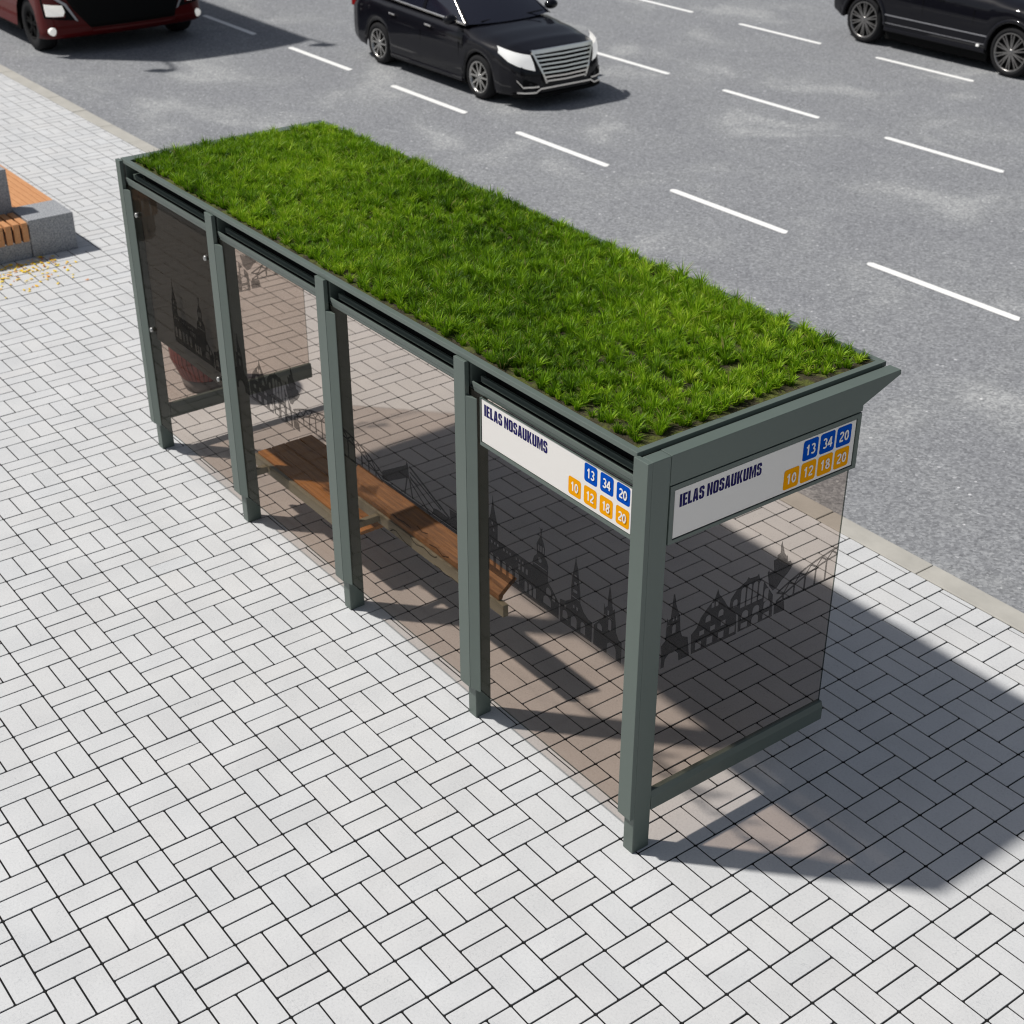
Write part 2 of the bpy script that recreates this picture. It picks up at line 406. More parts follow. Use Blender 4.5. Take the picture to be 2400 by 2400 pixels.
# tray frame, soil, soffit, end beams
TX0, TX1, TY0, TY1 = -6.312, -0.265, -0.044, 1.770
mb = MB(); ZT0, ZT1 = 2.5135, 2.543; rw = 0.042
mb.box(TX0, TX1, TY0, TY0 + rw, ZT0, ZT1); mb.box(TX0, TX1, TY1 - rw, TY1, ZT0, ZT1)
mb.box(TX0, TX0 + rw, TY0 + rw, TY1 - rw, ZT0, ZT1); mb.box(TX1 - rw, TX1, TY0 + rw, TY1 - rw, ZT0, ZT1)
mb.build('roof_tray', M['metal'], SH, bevel=0.003)
mb = MB(); nx, ny = 140, 44
rows = []
for j in range(ny + 1):
    y = TY0 + rw + (TY1 - TY0 - 2 * rw) * j / ny
    rows.append([(TX0 + rw + (TX1 - TX0 - 2 * rw) * i / nx, y, 2.523 + random.uniform(-0.006, 0.008)) for i in range(nx + 1)])
mb.grid(rows); mb.build('soil', M['soil'], SH)
mb = MB(); mb.prism([(0.125, 2.508), (1.768, 2.508), (1.768, 2.492), (1.492, 2.392), (0.125, 2.392)], 0, -6.343, -0.2465)
mb.build('soffit', M['metal'], SH)
prof = [(0.0930, 2.5275), (1.776, 2.5275), (1.781, 2.500), (1.494, 2.393), (1.494, 2.358), (0.0930, 2.356)]
mb = MB(); mb.prism(prof, 0, -0.246, -0.163); mb.build('end_beam', M['metal'], SH, bevel=0.003)
mb = MB(); mb.prism(prof, 0, -6.425, -6.344); mb.build('end_beam', M['metal'], SH, bevel=0.003)
# louvre rails under the tray, one set per bay
for i in range(4):
    x0, x1 = XR[i] + 0.003, XR[i + 1] - PW_ - 0.001
    mb = MB()
    def blade(y0, z0, y1, z1, th=0.008, a=x0, b=x1):
        mb.prism([(y0, z0), (y1, z1), (y1 + th, z1 + 0.002), (y0 + th, z0 + 0.002)], 0, a, b)
    xa = x0 + 0.045
    blade(-0.045, 2.405, -0.038, 2.372, a=xa); blade(-0.0365, 2.3695, -0.0290, 2.342, a=xa)     # outer two-lipped blade
    mb.box(xa, x1, 0.016, 0.021, 2.385, 2.422); mb.box(xa, x1, 0.0215, 0.032, 2.419, 2.422)      # inner rail
    if i == 0:
        mb.box(xa, xa + 0.012, 0.0325, 0.085, 2.405, 2.421); mb.box(xa + 0.05, xa + 0.062, 0.0325, 0.085, 2.405, 2.421)
    mb.build('louvre', M['metal'], SH)
    mb = MB(); mb.box(x0, x1, 0.087, 0.124, 2.30, 2.511); mb.box(x0, x1, -0.0285, 0.0868, 2.352, 2.360); mb.build('shade_closure', M['shade_steel'], SH)  # added closure: stops a sun slit, near-black colour stands in for shade
# glass panes
def pane(x0, x1, y0, y1, z0, z1):
    mb = MB().box(x0, x1, y0, y1, z0, z1)
    thin = (4, 5) if x1 - x0 > y1 - y0 else (2, 3)
    for k in thin + (0, 1): mb.m[k] = 1
    return mb.build('glass_pane', [M['glass'], M['glass_edge']], SH)
GY0, GY1 = -0.0305, -0.0205
PANES = []
for i in range(4):
    a = XR[i] - (PW_ - 0.004 if i == 0 else 0.037); b = XR[i + 1] - 0.045 if i < 3 else XR[4] - PW_ - 0.001
    PANES.append(pane(a, b, GY0, GY1, 0.266, 2.345))
GX_R, GX_L = -0.190, -6.385
PANES.append(pane(GX_R - 0.010, GX_R, 0.102, 1.474, 0.386, 2.353))
PANES.append(pane(GX_L - 0.005, GX_L + 0.005, 0.102, 1.474, 0.386, 2.353))
for gx in (GX_R - 0.005, GX_L):
    mb = MB(); mb.prism([(gx - 0.022, 0.262), (gx + 0.032, 0.262), (gx + 0.032, 0.352), (gx + 0.020, 0.392), (gx - 0.012, 0.392), (gx - 0.022, 0.360)], 1, 0.0935 if gx > -1 else 0.1, 1.482)
    mb.build('bottom_rail', M['metal'], SH, bevel=0.003)

# skyline prints -------------------------------------------------------------
def shape2d(outer, holes=()):
    """filled outline with holes -> (verts2d, faces)"""
    cu = bpy.data.curves.new('outline', 'CURVE'); cu.dimensions = '2D'; cu.fill_mode = 'BOTH'
    for pts in [outer] + list(holes):
        sp = cu.splines.new('POLY'); sp.points.add(len(pts) - 1)
        for p, q in zip(sp.points, pts): p.co = (q[0], q[1], 0, 1)
        sp.use_cyclic_u = True
    ob = bpy.data.objects.new('outline', cu); me = ob.to_mesh()
    v = [(w.co.x, w.co.y) for w in me.vertices]; f = [tuple(p.vertices) for p in me.polygons]
    ob.to_mesh_clear(); bpy.data.objects.remove(ob); bpy.data.curves.remove(cu)
    return v, f
def rect(x, z, w, h): return [(x, z), (x + w, z), (x + w, z + h), (x, z + h)]
def arch(x, z, w, h, n=6):
    r = w / 2; c = (x + r, z + h - r)
    return [(x, z), (x + w, z)] + [(c[0] + r * math.cos(PI * k / n), c[1] + r * math.sin(PI * k / n)) for k in range(n + 1)]
LONG = [(-1.54, 1.441), (-1.534, 1.576), (-1.522, 1.589), (-1.509, 1.638), (-1.497, 1.701), (-1.491, 1.754), (-1.486, 1.706), (-1.478, 1.679), (-1.467, 1.631), (-1.455, 1.594), (-1.444, 1.573), (-1.445, 1.467), (-1.306, 1.470), (-1.111, 1.468), (-1.111, 1.496), (-1.1, 1.533), (-1.075, 1.559), (-1.072, 1.579), (-1.077, 1.628), (-1.055, 1.67), (-1.042, 1.691), (-1.043, 1.727), (-1.052, 1.745), (-1.040, 1.738), (-1.022, 1.748), (-1.030, 1.722), (-1.034, 1.696), (-1.015, 1.663), (-1.0, 1.624), (-1.004, 1.573), (-0.981, 1.556), (-0.969, 1.525), (-0.971, 1.425), (-0.935, 1.401), (-0.891, 1.361), (-0.868, 1.336), (-0.869, 1.231), (-1.543, 1.222)]
LONG_H = [arch(-1.525 + 0.062 * k, 1.27, 0.036, 0.085) for k in range(5)] + [arch(-1.185 + 0.04 * k, 1.255, 0.026, 0.07) for k in range(3)] + \
         [rect(-1.51 + 0.030 * k, 1.425, 0.012, 0.016) for k in range(12) if k % 4 != 3] + [rect(-1.245 + 0.035 * k, 1.375, 0.018, 0.035) for k in range(3)] + \
         [arch(-1.01, 1.27, 0.07, 0.06), arch(-0.985, 1.34, 0.045, 0.05), arch(-0.928, 1.325, 0.024, 0.035)] + \
         [rect(-1.062 + 0.020 * k, 1.588, 0.011, 0.04) for k in range(3)] + [rect(-1.504, 1.55, 0.012, 0.018), rect(-1.49, 1.51, 0.012, 0.018), rect(-1.105, 1.488, 0.125, 0.006), [(-1.045 + 0.016 * math.cos(a), 1.533 + 0.018 * math.sin(a)) for a in np.linspace(0, 2 * PI, 9)[:-1]]]
CH3 = [(-0.855, 1.225), (-0.86, 1.374), (-0.813, 1.384), (-0.763, 1.42), (-0.764, 1.506), (-0.756, 1.572), (-0.747, 1.618), (-0.735, 1.674), (-0.729, 1.723), (-0.722, 1.681), (-0.706, 1.633), (-0.701, 1.595), (-0.685, 1.506), (-0.682, 1.435), (-0.653, 1.393), (-0.611, 1.369), (-0.577, 1.367), (-0.579, 1.234)]
CH3_H = [arch(-0.835, 1.265, 0.045, 0.055), arch(-0.76, 1.25, 0.05, 0.075), arch(-0.675, 1.25, 0.04, 0.075), rect(-0.82, 1.335, 0.016, 0.024), rect(-0.745, 1.375, 0.013, 0.02), rect(-0.715, 1.375, 0.013, 0.02), rect(-0.745, 1.48, 0.035, 0.018), rect(-0.738, 1.53, 0.022, 0.018), rect(-0.758, 1.445, 0.07, 0.005), rect(-0.738, 1.585, 0.018, 0.010)]
CH4 = [(-0.564, 1.235), (-0.564, 1.361), (-0.487, 1.452), (-0.484, 1.545), (-0.476, 1.519), (-0.456, 1.54), (-0.454, 1.592), (-0.444, 1.682), (-0.434, 1.648), (-0.421, 1.584), (-0.412, 1.534), (-0.398, 1.551), (-0.384, 1.452), (-0.379, 1.409), (-0.357, 1.375), (-0.331, 1.369), (-0.331, 1.235)]
CH4_H = [arch(-0.535, 1.355, 0.04, 0.04), arch(-0.445, 1.395, 0.024, 0.07), rect(-0.455, 1.485, 0.012, 0.03), arch(-0.45, 1.238, 0.075, 0.085), rect(-0.48, 1.472, 0.093, 0.005)]
CHE = [(0.126, 1.300), (0.121, 1.366), (0.15, 1.387), (0.153, 1.503), (0.154, 1.532), (0.165, 1.505), (0.18, 1.518), (0.186, 1.593), (0.191, 1.667), (0.201, 1.663), (0.214, 1.594), (0.235, 1.535), (0.245, 1.517), (0.257, 1.408), (0.271, 1.369), (0.314, 1.345), (0.333, 1.216), (0.255, 1.216), (0.250, 1.265), (0.222, 1.295), (0.185, 1.295), (0.155, 1.265), (0.150, 1.216), (0.126, 1.216)]
CHE_H = [arch(0.196, 1.415, 0.024, 0.055), rect(0.195, 1.495, 0.011, 0.022), rect(0.217, 1.495, 0.011, 0.022), rect(0.158, 1.477, 0.092, 0.005)]
HOUSE = [(0.346, 1.217), (0.337, 1.349), (0.377, 1.378), (0.402, 1.434), (0.45, 1.48), (0.499, 1.52), (0.508, 1.545), (0.519, 1.572), (0.530, 1.535), (0.553, 1.505), (0.571, 1.479), (0.598, 1.435), (0.675, 1.35), (0.685, 1.21)]
HOUSE_H = [rect(0.375 + 0.085 * k, 1.232, 0.042, 0.045) for k in range(4)] + [rect(0.40 + 0.08 * k, 1.315, 0.035, 0.03) for k in range(3)] + [arch(0.44, 1.385, 0.038, 0.042), arch(0.535, 1.385, 0.038, 0.042), rect(0.478, 1.465, 0.02, 0.03), rect(0.508, 1.465, 0.02, 0.03)]
HALL = [(0.697, 1.218), (0.688, 1.338), (0.615, 1.415), (0.621, 1.465), (0.666, 1.514), (0.732, 1.541), (0.745, 1.562), (0.760, 1.548), (0.815, 1.543), (0.826, 1.555), (0.837, 1.520), (0.879, 1.477), (0.928, 1.405), (0.956, 1.366), (0.965, 1.216)]
HALL_H = [arch(0.700 + 0.046 * k, 1.375, 0.034, 0.13 + 0.01 * k - 0.004 * k * k) for k in range(4)] + [arch(0.884, 1.345, 0.034, 0.085), arch(0.642, 1.40, 0.034, 0.05)] + [arch(0.718 + 0.085 * k, 1.29, 0.05, 0.055) for k in range(3)] + [rect(0.718, 1.23, 0.05, 0.035), arch(0.80, 1.222, 0.052, 0.06), rect(0.888, 1.23, 0.05, 0.035)]
PIER = [(0.978, 1.221), (0.973, 1.292), (1.055, 1.285), (1.064, 1.217)]
TOWER = [(0.918, 1.435), (0.895, 1.531), (0.905, 1.548), (0.912, 1.530), (0.945, 1.526), (0.935, 1.599), (0.963, 1.598), (0.96, 1.622), (0.983, 1.63), (0.981, 1.683), (0.989, 1.707), (0.996, 1.678), (1.012, 1.635), (1.016, 1.618), (1.04, 1.586), (1.045, 1.600), (1.050, 1.548), (1.075, 1.545), (1.084, 1.526), (1.100, 1.520), (1.088, 1.498), (1.060, 1.468), (1.013, 1.436), (0.982, 1.400), (0.950, 1.395)]
def strokes(pts, w, out):
    for a, b in zip(pts[:-1], pts[1:]):
        d = Vector((b[0] - a[0], b[1] - a[1])); L = d.length
        if L < 1e-6: continue
        d /= L; n = Vector((-d.y, d.x)) * w / 2
        out.append([(a[0] + n.x, a[1] + n.y), (b[0] + n.x, b[1] + n.y), (b[0] - n.x, b[1] - n.y), (a[0] - n.x, a[1] - n.y)])
def bridge(a, b, lo, hi, left=True):
    """truss arch between a and b (full span), returns stroke quads clipped to lo..hi"""
    c = (a + b) / 2; h = (b - a) / 2
    up = lambda y: 1.36 + 0.135 * (1 - ((y - c) / h) ** 2)
    dn = lambda y: 1.305 + 0.140 * (1 - ((y - c) / h) ** 2)
    q = []; ys = [lo + (hi - lo) * k / 14 for k in range(15)]
    strokes([(y, up(y)) for y in ys], 0.015, q); strokes([(y, dn(y)) for y in ys], 0.014, q)
    strokes([(lo, 1.297), (hi, 1.297)], 0.015, q)
    k = a + 0.055; flip = False; prev = None
    while k < b:
        if lo <= k <= hi:
            strokes([(k, 1.303), (k, dn(k) - 0.006)], 0.015, q)
            if k + 0.0425 <= hi: strokes([(k, dn(k) + 0.006), (k + 0.0425, up(k + 0.0425) - 0.007)], 0.011, q)
            if k - 0.0425 >= lo: strokes([(k, dn(k) + 0.006), (k - 0.0425, up(k - 0.0425) - 0.007)], 0.011, q)
        k += 0.085
    return q
CABLE = []
for seg, w in (([(-2.699, 1.381), (-2.394, 1.557)], 0), ([(-2.404, 1.457), (-2.438, 1.331)], 0.014), ([(-2.374, 1.459), (-2.346, 1.333)], 0.014), ([(-2.372, 1.553), (-1.939, 1.384)], 0.018), ([(-2.37, 1.516), (-2.03, 1.401)], 0.012), ([(-2.372, 1.482), (-2.107, 1.365)], 0.012), ([(-2.374, 1.454), (-2.153, 1.31)], 0.012), ([(-2.70, 1.310), (-1.86, 1.318)], 0.022)):
    if w: strokes(seg, w, CABLE)
CABLE.append([(-2.699, 1.381), (-2.41, 1.548), (-2.401, 1.579), (-2.386, 1.556), (-2.379, 1.47), (-2.42, 1.452), (-2.638, 1.331), (-2.70, 1.322)])
CABLE.append([(-2.131, 1.330), (-2.107, 1.377), (-2.073, 1.384), (-1.931, 1.382), (-1.937, 1.45), (-1.86, 1.455), (-1.86, 1.330)])
WAVES = [[(-2.635, 0.964), (-2.6, 0.988), (-2.563, 0.995), (-2.491, 0.969), (-2.44, 0.957), (-2.383, 0.96)], [(-2.396, 1.038), (-2.36, 1.015), (-2.326, 1.008), (-2.237, 1.029), (-2.159, 1.01), (-2.12, 1.016), (-2.089, 1.034)], [(-2.6, 1.108), (-2.536, 1.100), (-2.463, 1.112), (-2.383, 1.104)], [(-2.309, 1.154), (-2.248, 1.137), (-2.186, 1.156)], [(-2.172, 1.086), (-2.095, 1.097), (-2.027, 1.07), (-1.959, 1.096)], [(-2.122, 0.957), (-2.06, 0.962), (-2.016, 0.945), (-1.93, 0.96), (-1.863, 0.955)]]
WQ = []
for w in WAVES: strokes(w, 0.009, WQ)
def skyline(parent, axis, plane, shapes, quads, shift, lo, hi, sgn):
    """axis 1: picture in X-Z on plane Y; axis 0: picture in Y-Z on plane X. sgn: outward direction"""
    mb = MB()
    def P(a, z, d):
        return (a, plane + sgn * d, z) if axis == 1 else (plane + sgn * d, a, z)
    for n, (o, h) in enumerate(shapes):
        o = [(min(hi, max(lo, p[0] + shift)), p[1]) for p in o]
        if max(p[0] for p in o) - min(p[0] for p in o) < 0.01: continue
        h = [[(p[0] + shift, p[1]) for p in q] for q in h]
        h = [q for q in h if min(p[0] for p in q) > lo + 0.004 and max(p[0] for p in q) < hi - 0.004]
        v, f = shape2d(o, h)
        mb.add([P(a, z, 0.0008) for a, z in v], f)
    for n, q in enumerate(quads):
        if max(p[0] for p in q) + shift > hi or min(p[0] for p in q) + shift < lo: continue
        mb.poly([P(a + shift, z, 0.0008 + 0.00012 * (n % 6 + 1)) for a, z in q])
    return mb.build('skyline_print', M['print'], parent)
SETA = [(LONG, LONG_H), (CH3, CH3_H), (CH4, CH4_H)]
SETB = [(CHE, CHE_H), (HOUSE, HOUSE_H), (HALL, HALL_H), (PIER, []), (TOWER, [])]
skyline(PANES[3], 1, GY0, SETA, [], 0, -1.70, -0.27, -1)
skyline(PANES[0], 1, GY0, SETA, [], -4.206, -6.34, -4.91, -1)
skyline(PANES[1], 1, GY0, SETB, bridge(0.986, 2.14, 0.986, 1.48), -4.84, -4.79, -3.36, -1)
skyline(PANES[2], 1, GY0, [], bridge(-3.854, -2.70, -3.24, -2.70) + CABLE + WQ, 0, -3.25, -1.815, -1)
skyline(PANES[4], 0, GX_R, SETB, bridge(0.986, 2.14, 0.986, 1.468), 0, 0.103, 1.473, 1)
skyline(PANES[5], 0, GX_L + 0.005, SETB, bridge(0.986, 2.14, 0.986, 1.468), 0, 0.103, 1.473, 1)

# name signs -----------------------------------------------------------------
GL = {'I': [[(0, 0), (.30, 0), (.30, 1), (0, 1)]],
      'E': [[(0, 0), (.30, 0), (.30, 1), (0, 1)], [(.31, 0), (.56, 0), (.56, .18), (.31, .18)], [(.31, .42), (.53, .42), (.53, .59), (.31, .59)], [(.31, .82), (.56, .82), (.56, 1), (.31, 1)]],
      'L': [[(0, 0), (.30, 0), (.30, 1), (0, 1)], [(.31, 0), (.54, 0), (.54, .19), (.31, .19)]],
      'A': [[(0, 0), (.27, 0), (.32, .38), (.38, 1), (.17, 1)], [(.43, 0), (.70, 0), (.53, 1), (.385, 1), (.38, .38)], [(.30, .17), (.41, .17), (.38, .37), (.325, .37)]],
      'N': [[(0, 0), (.26, 0), (.26, 1), (0, 1)], [(.265, .62), (.43, 0), (.43, .40), (.27, 1)], [(.435, 0), (.69, 0), (.69, 1), (.435, 1)]],
      'U': [[(0, .14), (.29, .14), (.29, 1), (0, 1)], [(.40, .14), (.69, .14), (.69, 1), (.40, 1)], [(0, .135), (.12, 0), (.57, 0), (.69, .135), (.69, .175), (.40, .175), (.385, .16), (.305, .16), (.29, .175), (0, .175)]],
      'O': [[(0, .14), (.29, .14), (.29, .86), (0, .86)], [(.40, .14), (.69, .14), (.69, .86), (.40, .86)], [(0, .135), (.12, 0), (.57, 0), (.69, .135), (.69, .175), (.40, .175), (.385, .16), (.305, .16), (.29, .175), (0, .175)], [(0, .825), (.29, .825), (.305, .84), (.385, .84), (.40, .825), (.69, .825), (.69, .865), (.57, 1), (.12, 1), (0, .865)]],
      'K': [[(0, 0), (.29, 0), (.29, 1), (0, 1)], [(.30, .50), (.45, 0), (.74, 0), (.52, .54), (.70, 1), (.43, 1)]],
      'M': [[(0, 0), (.25, 0), (.25, 1), (0, 1)], [(.255, .75), (.40, 0), (.50, 0), (.45, .45), (.32, 1), (.255, 1)], [(.505, 0), (.51, 0), (.655, .75), (.655, 1), (.59, 1), (.455, .45)], [(.66, 0), (.91, 0), (.91, 1), (.66, 1)]],
      'S': [[(0, .14), (.13, 0), (.52, 0), (.66, .14), (.66, .42), (.60, .52), (.36, .66), (.28, .66), (.28, .60), (.38, .44), (.38, .17), (.28, .17), (.28, .34), (0, .34)],
            [(.28, .665), (.28, .84), (.38, .84), (.38, .70), (.65, .70), (.65, .86), (.52, 1), (.14, 1), (0, .86), (0, .62), (.06, .53), (.27, .42), (.27, .60)]]}
def text_polys(txt, x0, x1, z0, z1):
    w = {k: max(p[0] for q in v for p in q) for k, v in GL.items()}
    tot = 0; pos = []
    for ch in txt:
        pos.append(tot); tot += (w[ch] + 0.075) if ch != ' ' else 0.26
    tot -= 0.075; s = (x1 - x0) / tot; out = []
    for ch, p in zip(txt, pos):
        if ch == ' ': continue
        for q in GL[ch]: out.append([(x0 + (p + a) * s, z0 + (z1 - z0) * b) for a, b in q])
    return out
def arc(cx, cy, rx, ry, a0, a1, n=12):
    return [(cx + rx * math.cos(math.radians(lerp(a0, a1, k / n))), cy + ry * math.sin(math.radians(lerp(a0, a1, k / n)))) for k in range(n + 1)]
def lerp(a, b, t): return a + (b - a) * t
DIG = {'0': [arc(.28, .5, .19, .41, 0, 360, 24)],
       '1': [[(.10, .72), (.24, .80), (.31, .93)], [(.31, 1.0), (.31, 0.0)]],
       '2': [arc(.28, .70, .19, .21, 160, -35, 12) + [(.33, .44), (.15, .24), (.09, .09)], [(.06, .085), (.50, .085)]],
       '3': [arc(.27, .715, .175, .20, 150, -85, 12), arc(.27, .285, .195, .205, 90, -150, 14)],
       '4': [[(.38, 0.0), (.38, .98)], [(.36, .93), (.05, .32)], [(.0, .29), (.54, .29)]],
       '8': [arc(.28, .725, .165, .19, 0, 360, 20), arc(.28, .28, .19, .20, 0, 360, 20)]}
def digit_quads(txt, h):
    out = []; x = 0.0
    for ch in txt:
        q = []
        for st in DIG[ch]:
            strokes(st, 0.165, q)
            for p in st[1:-1]: q.append([(p[0] + 0.0825 * math.cos(a), p[1] + 0.0825 * math.sin(a)) for a in np.linspace(0, 2 * PI, 11)[:-1]])
        out += [[(a + x, b) for a, b in poly] for poly in q]
        x += 0.60
    return [[((a - (x - 0.04) / 2) * h, (b - 0.5) * h) for a, b in poly] for poly in out]
def rrect(x0, x1, z0, z1, r, n=5):
    out = []
    for cx, cz, a in ((x1 - r, z0 + r, -PI / 2), (x1 - r, z1 - r, 0), (x0 + r, z1 - r, PI / 2), (x0 + r, z0 + r, PI)):
        out += [(cx + r * math.cos(a + PI / 2 * k / n), cz + r * math.sin(a + PI / 2 * k / n)) for k in range(n + 1)]
    return out
def sign(axis, plane, sgn, face, frame, textbox, tiles, depth):
    def P(a, z, d): return (a, plane + sgn * d, z) if axis == 1 else (plane + sgn * d, a, z)
    fx0, fx1, fz0, fz1 = frame; x0, x1, z0, z1 = face
    mb = MB()
    def bx(a0, a1, c0, c1, d0, d1, m=0):
        lo, hi = sorted((plane + sgn * d0, plane + sgn * d1))
        if axis == 1: mb.box(a0, a1, lo, hi, c0, c1, m)
        else: mb.box(lo, hi, a0, a1, c0, c1, m)
    g = 0.006
    if fx0 < x0 - 0.002: bx(fx0, x0 - g, fz0, fz1, -depth, 0)
    if fx1 > x1 + 0.002: bx(x1 + g, fx1, fz0, fz1, -depth, 0)
    a0 = x0 - g if fx0 < x0 - 0.002 else fx0; a1 = x1 + g if fx1 > x1 + 0.002 else fx1
    bx(a0, a1, fz0, z0 - g, -depth, 0); bx(a0, a1, z1 + g, fz1, -depth, 0)
    bx(a0, a1, z0 - g, z1 + g, -depth, -0.009, 1)
    board = mb.build('name_sign', [M['metal'], M['sign_black']], SH)
    mb = MB(); bx(x0, x1, z0, z1, -0.0088, -0.004); mb.build('sign_face', M['sign_white'], board)
    mb = MB()
    for q in text_polys('IELAS NOSAUKUMS', *textbox): mb.poly([P(a, z, -0.0032) for a, z in q])
    mb.build('lettering', M['navy'], board)
    for (tx0, tx1, tz0, tz1, txt, colr) in tiles:
        mb = MB(); mb.poly([P(a, z, -0.0032) for a, z in rrect(tx0, tx1, tz0, tz1, 0.016)], 0)
        for n, q in enumerate(digit_quads(txt, (tz1 - tz0) * 0.52)):
            mb.poly([P(a + (tx0 + tx1) / 2, z + (tz0 + tz1) / 2, -0.0028 + 0.00005 * n) for a, z in q], 1)
        o = mb.build('route_tile', [M[colr], M['tile_white']], board)
        tag(o, '%s tile with white %s' % (colr, txt))
def tiles_for(x13, w, step, z1, h1, z2, h2):
    T = []
    for k, tx in enumerate(('13', '34', '20')): T.append((x13 + step * k, x13 + step * k + w, z1 - h1, z1, tx, 'blue'))
    for k, tx in enumerate(('10', '12', '18', '20')): T.append((x13 + step * (k - 1), x13 + step * (k - 1) + w, z2 - h2, z2, tx, 'orange'))
    return T
sign(1, -0.0470, -1, (-1.572, -0.2925, 2.066, 2.331), (-1.585, -0.2700, 2.040, 2.3365), (-1.548, -0.975, 2.236, 2.307), tiles_for(-0.664, 0.104, 0.1285, 2.325, 0.108, 2.192, 0.107), 0.0155)
sign(0, -0.1600, 1, (0.130, 1.452, 2.040, 2.319), (0.096, 1.488, 2.013, 2.352), (0.164, 0.739, 2.212, 2.286), tiles_for(1.046, 0.115, 0.1295, 2.309, 0.122, 2.174, 0.121), 0.060)

# poster back in the first bay, bolts
mb = MB(); mb.box(-6.24, -4.905, 0.012, 0.060, 1.06, 2.33)
poster = mb.build('poster_panel', M['poster'], SH, bevel=0.004)
for x in (-6.171, -4.991):
    for z in (2.138, 1.176):
        mb = MB(); mb.lathe([(0.001, -0.060), (0.016, -0.060), (0.020, -0.055), (0.020, -0.0315), (0.001, -0.0315)], (x, 0, z), axis=1, n=14)
        mb.build('glass_bolt', M['bolt'], SH)
# seat of bays two/three
mb = MB()
for k in range(4):
    y0 = 0.228 + k * 0.124
    mb.box(-5.02, -3.47, y0, y0 + 0.118, 0.432, 0.462)
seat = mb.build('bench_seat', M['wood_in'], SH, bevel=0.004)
mb = MB(); mb.box(-5.03, -3.47, 0.196, 0.226, 0.36, 0.450); mb.box(-5.03, -3.48, 0.690, 0.715, 0.36, 0.4305)
for x in (-4.862,):
    mb.box(x, x + 0.05, 0.100, 0.1955, 0.37, 0.425)
for x in (-4.70, -3.80):
    mb.box(x, x + 0.05, 0.227, 0.689, 0.37, 0.4305)
mb.build('bench_frame', M['olive'], SH, bevel=0.004)
# leaning rest of bays three/four
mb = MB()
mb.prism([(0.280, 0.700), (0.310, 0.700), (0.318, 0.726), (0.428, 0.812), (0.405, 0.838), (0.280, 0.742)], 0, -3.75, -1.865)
mb.build('leaning_rest', M['wood_shaded'], SH, bevel=0.004)
mb = MB(); mb.box(-3.62, -1.80, 0.268, 0.308, 0.61, 0.698)
for x in (-3.29,):
    mb.box(x - 0.02, x + 0.02, 0.10, 0.2675, 0.63, 0.68)
for x in (-3.20, -2.45):
    mb.prism([(0.3085, 0.62), (0.33, 0.62), (0.42, 0.79), (0.325, 0.72), (0.3125, 0.69)], 0, x, x + 0.012)
mb.build('rest_bracket', M['olive'], SH, bevel=0.003)

